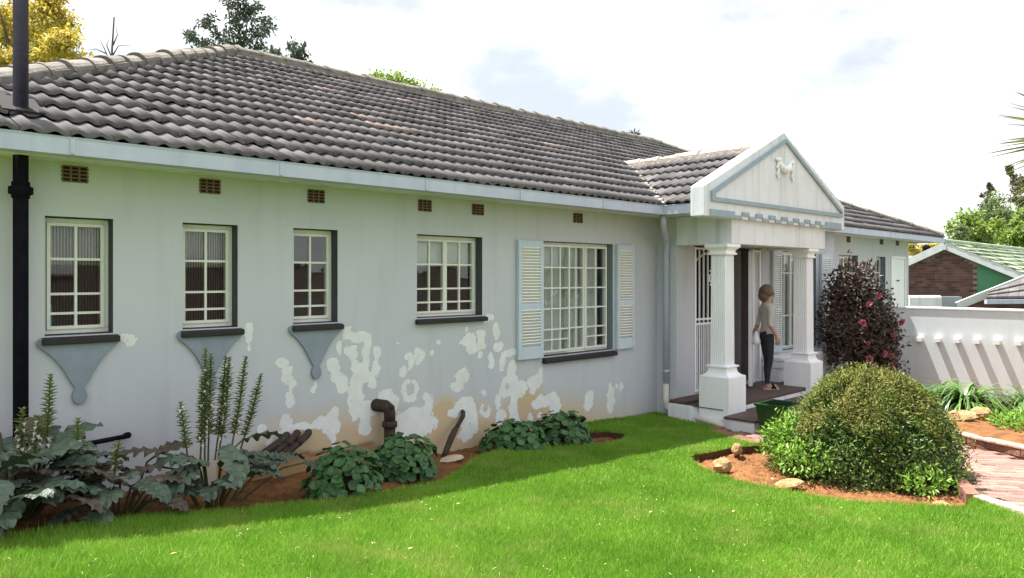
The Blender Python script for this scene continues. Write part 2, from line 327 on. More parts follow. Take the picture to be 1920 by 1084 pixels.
def wall_sheet(name, y, x0, x1, z0, z1, holes, cell, m, rev=None, depth=.2, attrs=False):
    bx = sorted({x0, x1}|{h[0] for h in holes}|{h[1] for h in holes}); bz = sorted({z0, z1}|{h[2] for h in holes}|{h[3] for h in holes})
    def sub(b):
        o = []
        for a, c in zip(b, b[1:]):
            n = max(1, round((c-a)/cell)); o += list(np.linspace(a, c, n+1)[:-1])
        return np.array(o+[b[-1]])
    gx, gzz = sub(bx), sub(bz); nx, nz = len(gx), len(gzz)
    X, Z = np.meshgrid(gx, gzz, indexing='ij'); Y = np.full(X.shape, float(y))
    ii, jj = np.meshgrid(np.arange(nx-1), np.arange(nz-1), indexing='ij')
    cx = (gx[ii]+gx[ii+1])/2; cz = (gzz[jj]+gzz[jj+1])/2; keep = np.ones(ii.shape, bool)
    for h in holes: keep &= ~((cx > h[0]) & (cx < h[1]) & (cz > h[2]) & (cz < h[3]))
    bare = None
    if attrs:
        line = .268-.04*(X-3.2)+.008*np.sin(X*9)
        below = (Z < line) & (X > 2.35) & (X < 3.66); Y = np.where(below, Y+.018, Y)
        bare = np.where((Z < line-.0) & (X > 2.3) & (X < 3.7), 1., 0.)
    V = np.stack([X, Y, Z], -1).reshape(-1, 3); a = (ii*nz+jj)[keep]
    F = np.stack([a, a+nz, a+nz+1, a+1], 1)
    o = fast_obj(name, V, F, m, house); me = o.data
    if attrs:
        x = V[:, 0]; z = V[:, 2]; f = np.full(len(x), -1.)
        wx = x+.04*(vnoise(x*13, z*13, 3)-.5)+.03*(vnoise(x*34, z*34, 5)-.5); wz = z+.05*(vnoise(x*13, z*13, 4)-.5)+.03*(vnoise(x*34, z*34, 6)-.5)
        for c in PEEL: f = np.maximum(f, 1-np.sqrt(((wx-c[0])/c[2]/1.25)**2+((wz-c[1])/c[3]/1.2)**2))
        f = f*1.5+.30
        for c in HOLE: f = np.minimum(f, (np.sqrt(((x-c[0])/c[2])**2+((z-c[1])/c[3])**2)-1)*1.2+.45)
        at = me.attributes.new('peel', 'FLOAT', 'POINT'); at.data.foreach_set('value', np.clip(f, -1.2, 1).astype(np.float32))
        g = gz(x); h = z-g
        amp = np.interp(x, [.5, 1.8, 2.2, 2.9, 4.3, 5.0, 6.2, 7.2, 7.9], [.0, .05, .5, .85, .95, .95, .75, .5, .35])
        d = amp*(1.45-h/.42)+.35*(vnoise(x*2.2, z*2.0, 9)-.5)*amp
        for px, pz, pr, pa in ((4.45, .42, .16, .7), (5.55, .4, .18, .55), (3.9, .33, .2, .5), (3.2, .3, .3, .45), (5.6, .25, .35, .35)):
            d = d+pa*np.exp(-(((x-px)/pr)**2+((z-pz)/(pr*1.1))**2))
        at = me.attributes.new('damp', 'FLOAT', 'POINT'); at.data.foreach_set('value', np.clip(d, -1, 2).astype(np.float32))
        at = me.attributes.new('bare', 'FLOAT', 'POINT'); at.data.foreach_set('value', bare.reshape(-1).astype(np.float32))
    # inner leaf of the wall
    b = MB()
    for p, q in zip(bx, bx[1:]):
        for r, s in zip(bz, bz[1:]):
            if not any(h[0] < (p+q)/2 < h[1] and h[2] < (r+s)/2 < h[3] for h in holes):
                b.quad((p, y+depth, r), (p, y+depth, s), (q, y+depth, s), (q, y+depth, r))
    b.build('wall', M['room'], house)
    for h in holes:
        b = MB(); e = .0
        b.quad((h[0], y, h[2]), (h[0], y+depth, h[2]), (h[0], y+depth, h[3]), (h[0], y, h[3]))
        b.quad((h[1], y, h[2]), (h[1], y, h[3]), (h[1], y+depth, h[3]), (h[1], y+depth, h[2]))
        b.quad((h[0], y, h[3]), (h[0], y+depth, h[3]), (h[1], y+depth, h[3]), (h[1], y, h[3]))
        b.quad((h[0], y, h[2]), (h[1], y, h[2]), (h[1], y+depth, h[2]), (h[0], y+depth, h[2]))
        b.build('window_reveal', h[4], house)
    return o

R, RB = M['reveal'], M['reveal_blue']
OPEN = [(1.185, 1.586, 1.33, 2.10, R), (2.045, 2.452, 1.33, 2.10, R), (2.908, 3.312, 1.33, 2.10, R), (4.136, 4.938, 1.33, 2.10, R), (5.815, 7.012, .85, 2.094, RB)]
wall_sheet('wall', 5.5, .68, 7.91, -.6, 2.54, OPEN, .022, M['wall'], attrs=True)
PORCH = [(8.31, 10.1, .21, 2.12, M['trim']), (10.66, 11.9, .6, 2.1, RB)]
wall_sheet('wall', 5.21, 7.91, 12.6, -.6, 2.54, PORCH, .2, M['wall2'])
RIGHT = [(13.5, 14.36, 1.35, 2.105, RB), (15.3, 15.77, 1.35, 2.105, RB), (16.09, 16.86, .0, 2.08, M['trim'])]
wall_sheet('wall', 5.5, 12.6, 17.1, -.7, 2.54, RIGHT, .2, M['wall2'])
b = MB()
b.quad((7.91, 5.5, -.6), (7.91, 5.21, -.6), (7.91, 5.21, 2.54), (7.91, 5.5, 2.54)); b.quad((12.6, 5.5, -.6), (12.6, 5.21, -.6), (12.6, 5.21, 2.54), (12.6, 5.5, 2.54))
b.build('wall', M['wall2'], house)
b = MB(); b.box(.68, .9, 5.52, 13.5, -.6, 2.54); b.box(16.9, 17.1, 5.72, 13.5, -.7, 2.54); b.box(.9, 16.9, 13.3, 13.5, -.7, 2.54)
b.build('wall', M['wall2'], house)
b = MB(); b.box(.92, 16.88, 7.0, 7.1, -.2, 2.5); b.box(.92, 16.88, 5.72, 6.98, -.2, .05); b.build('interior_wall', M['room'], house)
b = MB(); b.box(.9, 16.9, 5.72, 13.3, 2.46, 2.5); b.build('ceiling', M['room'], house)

# ---- windows
def window(x0, x1, z0, z1, y, secs, rows, recess=.1, gm='glass', extra=None, sill=True, sillz=.06, fm='steel', thick=.03, sillx=.02, proud=None):
    yf = y+recess; w = MB(); t = thick
    w.box(x0, x1, yf, yf+.04, z0, z0+t); w.box(x0, x1, yf, yf+.04, z1-t, z1)
    w.box(x0, x0+t, yf, yf+.04, z0+t, z1-t); w.box(x1-t, x1, yf, yf+.04, z0+t, z1-t)
    win = w.build('window', M[fm], house, bev=.003)
    xs0, xs1 = x0+t, x1-t; za, zb = z0+t, z1-t; cuts = [0]+list(np.cumsum([s[0] for s in secs])/sum(s[0] for s in secs))
    bars = MB(); panes = []
    for k, (wd, nc) in enumerate(secs):
        a = xs0+(xs1-xs0)*cuts[k]; c = xs0+(xs1-xs0)*cuts[k+1]; dy = -(proud[k] if proud else 0); ff = .022
        if k > 0: w2 = MB()
        for q in ((a+.001, a+ff), (c-ff, c-.001)): bars.box(q[0], q[1], yf-.012+dy, yf+.03, za+.001, zb-.001)
        bars.box(a+ff, c-ff, yf-.012+dy, yf+.03, za+.001, za+ff); bars.box(a+ff, c-ff, yf-.012+dy, yf+.03, zb-ff, zb-.001)
        ia, ic, iz0, iz1 = a+ff, c-ff, za+ff, zb-ff; xc = np.linspace(ia, ic, nc+1); zc = [iz1-(iz1-iz0)*r for r in rows]
        for xx in xc[1:-1]: bars.box(xx-.008, xx+.008, yf-.006+dy, yf+.02+dy, iz0, iz1)
        for zz in zc[1:-1]:
            for p, q in zip(xc, xc[1:]): bars.box(p+(.008 if p > ia else 0), q-(.008 if q < ic else 0), yf-.004+dy, yf+.018+dy, zz-.008, zz+.008)
        if extra and k in extra:
            zz = iz0+(iz1-iz0)*extra[k]
            for p, q in zip(xc, xc[1:]): bars.box(p+(.008 if p > ia else 0), q-(.008 if q < ic else 0), yf-.004+dy, yf+.018+dy, zz-.007, zz+.007)
        for p, q in zip(xc, xc[1:]):
            for r, s in zip(zc, zc[1:]): panes.append((p, q, s, r, yf+.008+dy))
    bars.build('glazing_bar', M[fm], win)
    for i, (p, q, r, s, yy) in enumerate(panes):
        pb = MB(); j = rng.uniform(-.0012, .0012, 4)
        pb.obox(((p+q)/2, yy, (r+s)/2), ((q-p)/2, j[0], 0), (0, .002, 0), (0, j[1], (s-r)/2)); pb.build('pane', M[gm], win)
    if sill:
        s = MB(); s.prism([(y+recess+.02, z0+.004), (y-.055, z0-sillz*.35), (y-.055, z0-sillz), (y+recess+.02, z0-sillz)], lambda a, c, d: (d, a, c), x0-sillx, x1+sillx+.012)
        s.build('window_sill', M['charcoal'], win, bev=.006)
    return win
RW = [0, .33, .68, .875, 1]
wins = []
for (x0, x1, z0, z1, _), secs, gm in zip(OPEN[:4], ([(1, 2)], [(1, 2)], [(1, 2)], [(1, 2), (1, 2)]), ('ribbed', 'ribbed', 'glass', 'glass')):
    wins.append(window(x0, x1, z0+.004, z1-.004, 5.5, secs, RW, gm=gm))
wins.append(window(5.818, 7.008, .856, 2.09, 5.5, [(.40, 3), (.25, 2), (.35, 2)], [0, .2, .4, .6, .8, 1], extra={0: .1, 2: .1}, recess=.085, sillz=.075, proud=[.03, 0, .012]))
for i, zb in ((0, 1.80), (1, 1.79), (3, 1.82)):
    x0, x1 = OPEN[i][:2]; b = MB(); b.box(x0+.01, x1-.01, 5.665, 5.672, zb, 2.09); b.tube([(x0+.01, 5.668, zb), (x1-.01, 5.668, zb)], .012, 8)
    for zz in (1.88, 1.96, 2.03): b.box(x0+.01, x1-.01, 5.661, 5.664, zz, zz+.006)
    b.build('blind', M['blind'], wins[i])
def curtain(x0, x1, z0, z1, y, win, amp=.009, per=.085, seed=0):
    n = int((x1-x0)/.007); xs = np.linspace(x0, x1, n); rr = np.random.default_rng(seed); ph = np.cumsum(rr.uniform(.6, 1.4, n))*(xs[1]-xs[0])/per*2*PI
    ys = y+amp*np.sin(ph); V = np.concatenate([np.stack([xs, ys, np.full(n, z0)], 1), np.stack([xs, y+(ys-y)*.7, np.full(n, z1)], 1)])
    a = np.arange(n-1); F = np.stack([a, a+1, a+1+n, a+n], 1); return fast_obj('curtain', V, F, M['net'], win)
curtain(5.84, 6.55, .87, 2.06, 5.642, wins[4], seed=1); curtain(6.57, 6.9, .87, 2.06, 5.645, wins[4], seed=2)
pw = window(10.662, 11.898, .606, 2.095, 5.21, [(1, 2), (.8, 2), (1, 2)], [0, .2, .67, 1], recess=.06, sill=False)
curtain(10.7, 11.86, .64, 2.06, 5.335, pw, seed=4)
for (x0, x1, z0, z1, _), s in zip(RIGHT[:2], ([(1, 2), (1, 2)], [(1, 2)])): window(x0+.002, x1-.002, z0+.004, z1-.004, 5.5, s, [0, .4, .8, 1])
# aprons under the three small windows
def apron(cx, hw, zt, zb, m):
    hl = zt-zb; pts = []
    prof = [(1.0, 0), (1.05, .05), (1.03, .10), (.93, .155), (.78, .22), (.62, .31), (.47, .42), (.33, .55), (.22, .66), (.135, .74), (.12, .77), (.17, .81), (.19, .87), (.165, .93), (.1, .98), (0, 1)]
    poly = [(cx+hw*a, zt-hl*b_) for a, b_ in prof]+[(cx-hw*a, zt-hl*b_) for a, b_ in reversed(prof[:-1])]
    a = MB(); a.prism(poly, lambda p, q, d: (p, d, q), 5.499, 5.475); a.build('window_apron', m, house, bev=.004)
for x0, x1 in ((1.185, 1.586), (2.045, 2.452), (2.908, 3.312)): apron((x0+x1)/2-.005, .232, 1.315, .872, M['apron'])
# shutters
sl_me = {}
def shutter(x0, x1, z0, z1, y, dark=False):
    s = MB(); t = .045; mid = z0+(z1-z0)*.44
    s.box(x0, x0+t, y-.045, y-.004, z0, z1); s.box(x1-t, x1, y-.045, y-.004, z0, z1)
    s.box(x0+t, x1-t, y-.043, y-.006, z0, z0+.13); s.box(x0+t, x1-t, y-.043, y-.006, z1-.075, z1); s.box(x0+t, x1-t, y-.043, y-.006, mid-.035, mid+.035)
    s.box(x0+t, x1-t, y-.010, y-.005, z0+.131, z1-.076)
    sh = s.build('shutter', M['shutter'], house, bev=.003)
    key = round(x1-x0, 3)
    if key not in sl_me:
        q = MB(); q.obox((0, 0, 0), ((x1-x0)/2-t-.001, 0, 0), (0, .0155, -.012), (0, .003, .004)); sl_me[key] = q.mesh('slat', M['slat'])
    for a, c in ((z0+.15, mid-.045), (mid+.045, z1-.085)):
        n = int((c-a)/.031)
        for k in range(n+1):
            o = bpy.data.objects.new('slat', sl_me[key]); o.location = ((x0+x1)/2, y-.029, a+(c-a)*k/n); o.rotation_euler = (rng.uniform(-.06, .06), 0, 0); link(o, sh)
shutter(5.405, 5.775, .85, 2.09, 5.5); shutter(7.05, 7.385, .85, 2.09, 5.5)
shutter(10.36, 10.64, .6, 2.1, 5.21); shutter(12.02, 12.4, .35, 2.08, 5.21)
# air bricks
ab = None
for x, z, s in ((1.357, 2.381, 1), (2.242, 2.376, 1), (3.111, 2.368, 1), (4.226, 2.366, 1), (4.88, 2.37, 1), (6.38, 2.369, 1.05), (13.93, 2.39, 1.1), (15.55, 2.40, 1.2), (16.43, 2.405, 1.1)):
    if ab is None:
        q = MB(); w_, h_ = .074, .05
        for k in range(5): zz = -h_+2*h_*k/4; q.box(-w_, w_, -.006, .03, zz-.0045, zz+.0045)
        for k in range(4):
            xx = -w_+2*w_*k/3
            for i in range(4): zz = -h_+2*h_*i/4; q.box(xx-.006, xx+.006, -.004, .03, zz+.0046, zz+2*h_/4-.0046)
        q.cm = 1; q.box(-w_, w_, -.0015, -.0005, -h_, h_); ab = q.mesh('air_brick', [M['terra'], M['dark']])  # near-black plate paints the shade inside the vent holes
    o = bpy.data.objects.new('air_brick', ab); o.location = (x, 5.499, z); o.scale = (s, 1, 1); link(o, house)

# ---- roof
PIT = .46; zr = lambda y: 2.555+PIT*(y-5.05)
RIDGE = zr(9.5)
AX0, AX1, CX0, CX1 = 4.12, 13.62, .08, 17.7
d = MB(); k = .035
d.quad((CX0, 5.06, zr(5.06)-k), (CX1, 5.06, zr(5.06)-k), (AX1, 9.5, RIDGE-k), (AX0, 9.5, RIDGE-k))
d.quad((CX0, 13.95, zr(5.06)-k), (CX1, 13.95, zr(5.06)-k), (AX1, 9.5, RIDGE-k), (AX0, 9.5, RIDGE-k))
d.quad((CX0, 5.06, zr(5.06)-k), (AX0, 9.5, RIDGE-k), (CX0, 13.95, zr(5.06)-k)); d.quad((CX1, 5.06, zr(5.06)-k), (AX1, 9.5, RIDGE-k), (CX1, 13.95, zr(5.06)-k))
PX0, PX1, PXC, PZE = 7.36, 10.86, 9.11, 2.56; PZR = PZE+PIT*(PXC-PX0)
d.quad((PX0, 4.57, PZE-k), (PX0, 5.2, PZE-k), (PXC, 7.0, PZR-k), (PXC, 4.57, PZR-k)); d.quad((PX1, 4.57, PZE-k), (PX1, 5.2, PZE-k), (PXC, 7.0, PZR-k), (PXC, 4.57, PZR-k))
roof = d.build('roof', M['deck'], house)
TW, TE, TL = .244, .33, .375
ns = 17; ss = np.linspace(0, 1, ns); prof = .022*(.5-.5*np.cos(2*PI*2*ss+.5))**1.5
def tile_local():
    V = []
    for s, p in zip(ss, prof): V.append((s*TW, 0, p+.034))
    for s, p in zip(ss, prof): V.append((s*TW, TL, p-.004))
    for s, p in zip(ss, prof): V.append((s*TW, .003, p+.010))
    F = [(i, i+1, ns+i+1, ns+i) for i in range(ns-1)]+[(2*ns+i, 2*ns+i+1, i+1, i) for i in range(ns-1)]
    return np.array(V), np.array(F)
TV, TF = tile_local()
def tile_field(org, u, v, ulen, vlen, uoff, clips, m, pick=None, name='roof_tiles'):
    """tiles laid from org along u and up v; clips: plan half planes (px,py,nx,ny) kept where n.(p-p0)<=0"""
    org, u, v = map(lambda a: np.array(a, float), (org, u, v)); u = u/np.linalg.norm(u); v = v/np.linalg.norm(v); n = np.cross(u, v)
    if n[2] < 0: n = -n
    B = []; out = []
    for r in range(int(math.ceil(vlen/TE))):
        for c in range(int(math.ceil((ulen-uoff)/TW))+1):
            p = org+u*(uoff+c*TW)+v*(r*TE); cor = [p, p+u*TW, p+v*TL, p+u*TW+v*TL]; st = 0
            for (qx, qy, nx, ny) in clips:
                e = [(q[0]-qx)*nx+(q[1]-qy)*ny for q in cor]
                if min(e) > 0: st = 2; break
                if max(e) > 0: st = max(st, 1)
            if st < 2: B.append((p, st))
    Rm = np.stack([u, v, n], 1)
    sing = []
    if pick:
        full = [i for i, q in enumerate(B) if q[1] == 0]; full.sort(key=lambda i: np.linalg.norm(B[i][0]-np.array((0, 0, 1.71)))); sing = set(full[:pick])
    vs, fs = [], []; off = 0
    for i, (p, st) in enumerate(B):
        j = rng.normal(0, 1, 6); L = TV.copy(); L[:, 1] += j[0]*.004; L[:, 0] += j[1]*.0025; L[:, 2] += j[2]*.002+(L[:, 0]-TW/2)*j[3]*.012
        if i in (sing or ()):
            out.append((p, j)); continue
        vs.append(p+L@Rm.T); fs.append(TF+off); off += len(L)
    V = np.concatenate(vs); F = np.concatenate(fs); me = fast_mesh(name, V, F, m)
    bm = bmesh.new(); bm.from_mesh(me)
    for (qx, qy, nx, ny) in clips:
        bmesh.ops.bisect_plane(bm, geom=bm.verts[:]+bm.edges[:]+bm.faces[:], plane_co=(qx, qy, 0), plane_no=(nx, ny, 0), clear_outer=True)
    bm.to_mesh(me); bm.free()
    o = link(bpy.data.objects.new(name, me), roof); tag(o, kind='stuff')
    if out:
        tm = fast_mesh('roof_tile', TV, TF, M['tile_obj']); tp = fast_mesh('roof_tile', TV, TF, M['tile_pink'])
        for i, (p, j) in enumerate(out):
            t = bpy.data.objects.new('roof_tile', tp if i in PINK else tm); rm = Matrix([list(r) for r in Rm]).to_4x4()
            t.matrix_basis = Matrix.Translation(Vector(p)+Vector(n)*float(j[2]*.002)+Vector(u)*float(j[1]*.0025)+Vector(v)*float(j[0]*.004)) @ rm @ Matrix.Rotation(float(j[3])*.012, 4, 'Y') @ Matrix.Rotation(float(j[4])*.006, 4, 'Z')
            link(t, roof)
PINK = {151, 152, 177, 214, 215, 233, 260, 281, 299, 120}
th = math.atan(PIT); vF = (0, math.cos(th), math.sin(th)); VL = 4.45/math.cos(th)+.05
hipL = (CX0, 5.05, -(9.5-5.05), (AX0-CX0)); hipL = (CX0, 5.05, -4.45, 4.04)
nF = (CX0, 5.05)
clipL = [(CX0, 5.05, -4.45, 4.04), (0, 9.5, 0, 1)]            # keep right of the left hip, below the ridge
vl = (7.36, 5.05, PXC-7.36, -(1.75)*1.0)                      # valley: keep the upper left side
tile_field((CX0-.1, 5.05-.05, zr(5.0)+.0), (1, 0, 0), vF, 9.2, VL, 0, clipL+[(7.36, 5.02, 1.75, -1.75), (PXC, 0, 1, 0)], M['tile'], pick=300)
tile_field((PXC, 5.0, zr(5.0)), (1, 0, 0), vF, 8.7, VL, 0, [(CX1, 5.05, 4.45, 4.08), (0, 9.5, 0, 1), (10.86, 5.02, -1.75, -1.75), (PXC, 0, -1, 0)], M['tile'])
ce = math.cos(th)
tile_field((PX0-.04, 5.0+2.05, PZE-.02), (0, -1, 0), (ce, 0, math.sin(th)), 2.55, 1.85/ce, 0, [(7.36, 5.02, -1.75, 1.75), (PXC, 0, 1, 0), (0, 4.575, 0, -1)], M['tile'])
tile_field((PX1+.04, 4.5, PZE-.02), (0, 1, 0), (-ce, 0, math.sin(th)), 2.55, 1.85/ce, 0, [(10.86, 5.02, 1.75, 1.75), (PXC, 0, -1, 0), (0, 4.575, 0, -1)], M['tile'])
pe = (RIDGE-2.535)/(AX0-CX0); te = math.atan(pe)
tile_field((CX0-.05, 13.95, 2.535), (0, -1, 0), (math.cos(te), 0, math.sin(te)), 8.95, 4.1/math.cos(te), 0, [(CX0, 5.05, 4.45, -4.04), (CX0, 13.95, 4.45, 4.04)], M['tile'])
# ridge, hip and porch caps
def cap_mesh(m, r=.10, L=.36, name='ridge_tile'):
    q = MB(); rings = []; n = 8
    for t, rr in ((0, r+.012), (.05, r+.012), (.052, r), (L, r-.012)):
        rings.append([(t, rr*math.cos(PI*k/n), rr*.8*math.sin(PI*k/n)) for k in range(n+1)])
    for i in range(3):
        for k in range(n): q.quad(rings[i][k], rings[i][k+1], rings[i+1][k+1], rings[i+1][k])
    q.quad(*rings[0]); q.quad(*reversed(rings[3])); return q.mesh(name, m)
cm1, cm2 = cap_mesh(M['cap']), cap_mesh(M['cap_pale'], .09)
def caps(a, b_, me, L=.33):
    a, b_ = Vector(a), Vector(b_); dd = b_-a; n = int(dd.length/L); dd.normalize(); sd = Vector((0, 0, 1)).cross(dd).normalized(); up = dd.cross(sd)
    rm = Matrix((dd, sd, up)).transposed().to_4x4()
    for i in range(n+1):
        o = bpy.data.objects.new('ridge_tile', me)
        o.matrix_basis = Matrix.Translation(a+dd*(i*L)+up*rng.uniform(-.008, .01)) @ rm @ Matrix.Rotation(rng.uniform(-.05, .02), 4, 'Y') @ Matrix.Rotation(rng.uniform(-.05, .05), 4, 'Z'); link(o, roof)
    q = MB(); q.bar(a-up*.03, b_-up*.03, .2, .10, up); q.build('ridge_mortar', M['cap'] if me is cm1 else M['cap_pale'], roof)
caps((CX0, 5.05, 2.575), (AX0, 9.5, RIDGE+.03), cm1); caps((AX0+.05, 9.5, RIDGE+.03), (AX1, 9.5, RIDGE+.03), cm1); caps((CX1, 5.05, 2.575), (AX1, 9.5, RIDGE+.03), cm1)
caps((PXC, 4.62, PZR+.02), (PXC, 6.85, PZR+.02), cm2)
q = MB()
for i in range(16):
    t = i/15; x = 7.33+1.72*t; y = 5.02+1.75*t; q.ball((x, y, zr(y)+.02), .03+.02*rng.random(), .04, .015+.012*rng.random(), 7, 4, .3, i)
tag(q.build('valley_mortar', M['cap_pale'], roof), kind='stuff')

# ---- eaves and gutters
def gut(p0, p1, outward, zt=2.535):
    p0, p1 = Vector(p0), Vector(p1); o = Vector(outward); q = MB(); t = .006
    pr = [(-.002, 0), (-.008, .012), (.0, .018), (.012, .012), (.012, -.076), (.105, -.076), (.105, .0), (.111, .0), (.111, -.088), (0, -.09)]
    n = len(pr)
    rings = [[tuple(p-o*a+Vector((0, 0, zt+c-.012))) for a, c in pr] for p in (p0, p1)]; q.loft(rings); return q.build('gutter', M['gutter'], house)
GS = [.04, 1.22, 2.55, 3.86, 4.98, 6.22, 6.96, 7.20]
for a, c in zip(GS, GS[1:]): gut((a+.001, 5.0, 0), (c-.003, 5.0, 0), (0, -1, 0))
gut((7.20, 5.0, 0), (7.32, 5.0, 0), (0, -1, 0)); gut((7.32, 5.0, 0), (7.32, 4.59, 0), (-1, 0, 0))
for a, c in ((10.9, 12.1), (12.1, 12.75), (12.75, 14.6), (14.6, 17.72)): gut((a+.001, 5.0, 0), (c-.003, 5.0, 0), (0, -1, 0))
for x in (1.22, 2.55, 3.86, 4.98, 6.22, 12.1, 14.6):
    q = MB(); q.box(x-.012, x+.012, 4.992, 4.999, 2.44, 2.53); q.build('gutter_joint', M['gutter'], house)
q = MB(); q.box(.0, .1, 5.0, 14.0, 2.44, 2.53); q.box(17.68, 17.78, 5.0, 14.0, 2.44, 2.53); q.build('gutter', M['gutter'], house)
q = MB(); q.box(.1, 7.3, 5.112, 5.135, 2.435, 2.56); q.box(10.9, 17.68, 5.112, 5.135, 2.435, 2.56); q.build('fascia', M['gutter'], house)
q = MB(); q.box(.1, 7.9, 5.136, 5.498, 2.452, 2.462); q.box(12.62, 17.68, 5.136, 5.498, 2.452, 2.462); q.box(7.905, 12.6, 5.0, 5.2, 2.452, 2.462); q.build('soffit', M['trim'], house)
q = MB(); q.box(7.42, 7.9, 4.6, 5.13, 2.452, 2.462); q.box(7.43, 7.45, 4.6, 5.1, 2.44, 2.56); q.build('soffit', M['trim'], house)

# ---- pipes on the front wall
q = MB(); q.tube([(1.03, 5.37, .2), (1.03, 5.37, 3.56)], .042, 16); q.tube([(1.03, 5.37, 2.19), (1.03, 5.37, 2.21), (1.03, 5.37, 2.215), (1.03, 5.37, 2.26), (1.03, 5.37, 2.265), (1.03, 5.37, 2.29)], [.05, .05, .06, .06, .05, .05], 16)
q.box(.965, 1.095, 5.36, 5.38, 2.215, 2.26); q.box(1.0, 1.06, 5.38, 5.5, 2.225, 2.25);
q.build('soil_pipe', M['pipe'], house, True)
q = MB(); q.bar((1.03, 5.28, zr(5.28)+.045), (1.03, 5.62, zr(5.62)+.05), .22, .012, (0, -PIT, 1)); q.build('pipe_flashing', M['deck'], house)
q = MB(); q.tube([(1.665, 5.5, .63), (1.665, 5.44, .635), (1.64, 5.43, .632), (1.40, 5.43, .618), (1.372, 5.43, .60), (1.37, 5.43, .2)], .016, 10); q.ball((1.665, 5.45, .635), .022); q.build('waste_pipe', M['pipe'], house, True)
for i, (x, z, x2, z2) in enumerate(((2.83, .45, 2.46, .37), (2.92, .455, 2.53, .33), (3.02, .445, 2.6, .29))):
    q = MB(); q.tube([(x+.02, 5.505, z-.005), (x, 5.46, z+.01), (x-.03, 5.42, z-.0), (x2, 5.28, z2-.02)], [.026, .03, .027, .027], 12); q.tube([(x-.11, 5.385, z-.031), (x-.14, 5.374, z-.042)], .031, 12)
    q.build('waste_pipe', M['rust'], house, True)
q = MB(); q.tube([(3.76, 5.39, .05), (3.76, 5.39, .42)], .05, 16); q.tube([(3.76, 5.39, .40), (3.76, 5.39, .41), (3.76, 5.39, .45), (3.76, 5.39, .46)], [.055, .066, .066, .05], 16)
q.tube([(3.76, 5.39, .45), (3.76, 5.39, .52), (3.755, 5.395, .56), (3.735, 5.42, .585), (3.70, 5.47, .59), (3.69, 5.51, .59)], [.048, .05, .056, .056, .056, .056], 14); q.ball((3.75, 5.35, .585), .024)
q.build('vent_pipe', M['rust'], house, True)
q = MB(); q.tube([(4.68, 5.505, .41), (4.665, 5.47, .41), (4.64, 5.44, .38), (4.47, 5.36, .275)], .021, 12); q.tube([(4.48, 5.365, .285), (4.40, 5.325, .23), (4.27, 5.25, .13), (4.24, 5.24, .09)], [.028, .03, .026, .024], 12); q.build('waste_pipe', M['rust'], house, True)
q = MB(); q.tube([(7.40, 5.06, 2.45), (7.41, 5.06, 2.36), (7.47, 5.10, 2.30), (7.75, 5.25, 2.16), (7.84, 5.31, 2.08), (7.86, 5.33, 2.0), (7.86, 5.33, .36)], .036, 14); q.tube([(7.86, 5.33, .52), (7.86, 5.33, .55)], .042, 14); q.tube([(7.86, 5.33, 1.99), (7.86, 5.33, 2.03)], .042, 14)
q.build('downpipe', M['gutter'], house, True)
q = MB(); q.tube([(7.86, 5.33, .38), (7.86, 5.33, .16), (7.86, 5.31, .09)], .038, 14); q.tube([(7.86, 5.32, .1), (7.855, 5.25, .065), (7.83, 5.1, .05), (7.80, 4.9, .035), (7.70, 4.55, .02), (7.66, 4.4, .0)], [.05, .05, .045, .043, .043, .043], 12); q.build('drain_pipe', M['pvc'], house, True)

# ---- porch
q = MB(); q.box(7.90, 10.46, 4.45, 4.65, 2.095, 2.40); q.box(7.90, 8.10, 4.65, 5.209, 2.095, 2.45); q.box(10.26, 10.46, 4.65, 5.209, 2.095, 2.45); q.box(8.10, 10.26, 4.65, 5.209, 2.30, 2.36); q.build('beam', M['trim'], house, bev=.008)
PY0, PY1 = 4.40, 4.58
ped_poly = [(7.225, 2.38), (11.0, 2.38), (11.0, 2.725), (9.112, 3.553), (7.225, 2.715)]
q = MB(); q.prism(ped_poly, lambda a, c, d: (a, d, c), PY0, PY1); ped = q.build('pediment', M['trim'], house, bev=.01)
def ring(outer, inner, y0, y1, name, m, par):
    q = MB(); n = len(outer)
    for i in range(n):
        j = (i+1) % n
        for yy in (y0, y1): q.quad(*[(p[0], yy, p[1]) for p in (outer[i], outer[j], inner[j], inner[i])])
        q.quad(*[(outer[i][0], y0, outer[i][1]), (outer[j][0], y0, outer[j][1]), (outer[j][0], y1, outer[j][1]), (outer[i][0], y1, outer[i][1])])
        q.quad(*[(inner[i][0], y0, inner[i][1]), (inner[j][0], y0, inner[j][1]), (inner[j][0], y1, inner[j][1]), (inner[i][0], y1, inner[i][1])])
    return q.build(name, m, par)
ring([(7.345, 2.552), (10.885, 2.560), (10.885, 2.655), (9.13, 3.468), (7.345, 2.665)], [(7.42, 2.598), (10.85, 2.612), (10.85, 2.622), (9.13, 3.418), (7.42, 2.642)], PY0-.028, PY0-.0005, 'moulding', M['band'], ped)
q = MB(); q.box(7.33, 7.862, 4.385, 4.3985, 2.385, 2.462); q.build('dentil', M['band'], ped, bev=.003)
q = MB(); q.box(10.345, 10.868, 4.385, 4.3985, 2.388, 2.474); q.build('dentil', M['band'], ped, bev=.003)
nU = 7; pitch = (10.345-7.862)/(nU*2+1)
for i in range(nU*2+1):
    x = 7.862+pitch*i; up = i % 2 == 1; q = MB()
    if up: q.box(x+.004, x+pitch-.004, 4.380, 4.3985, 2.424, 2.468)
    else: q.box(x+.002, x+pitch-.002, 4.383, 4.3985, 2.381, 2.424)
    q.build('dentil', M['band'], ped, bev=.003)
q = MB(); y = 4.392     # garland: swag, two bows, two tails
q.tube([(8.95, y, 3.17), (8.985, y-.01, 3.11), (9.04, y-.02, 3.075), (9.105, y-.025, 3.065), (9.17, y-.02, 3.085), (9.22, y-.01, 3.125), (9.25, y, 3.18)], [.02, .036, .046, .05, .046, .036, .02], 9)
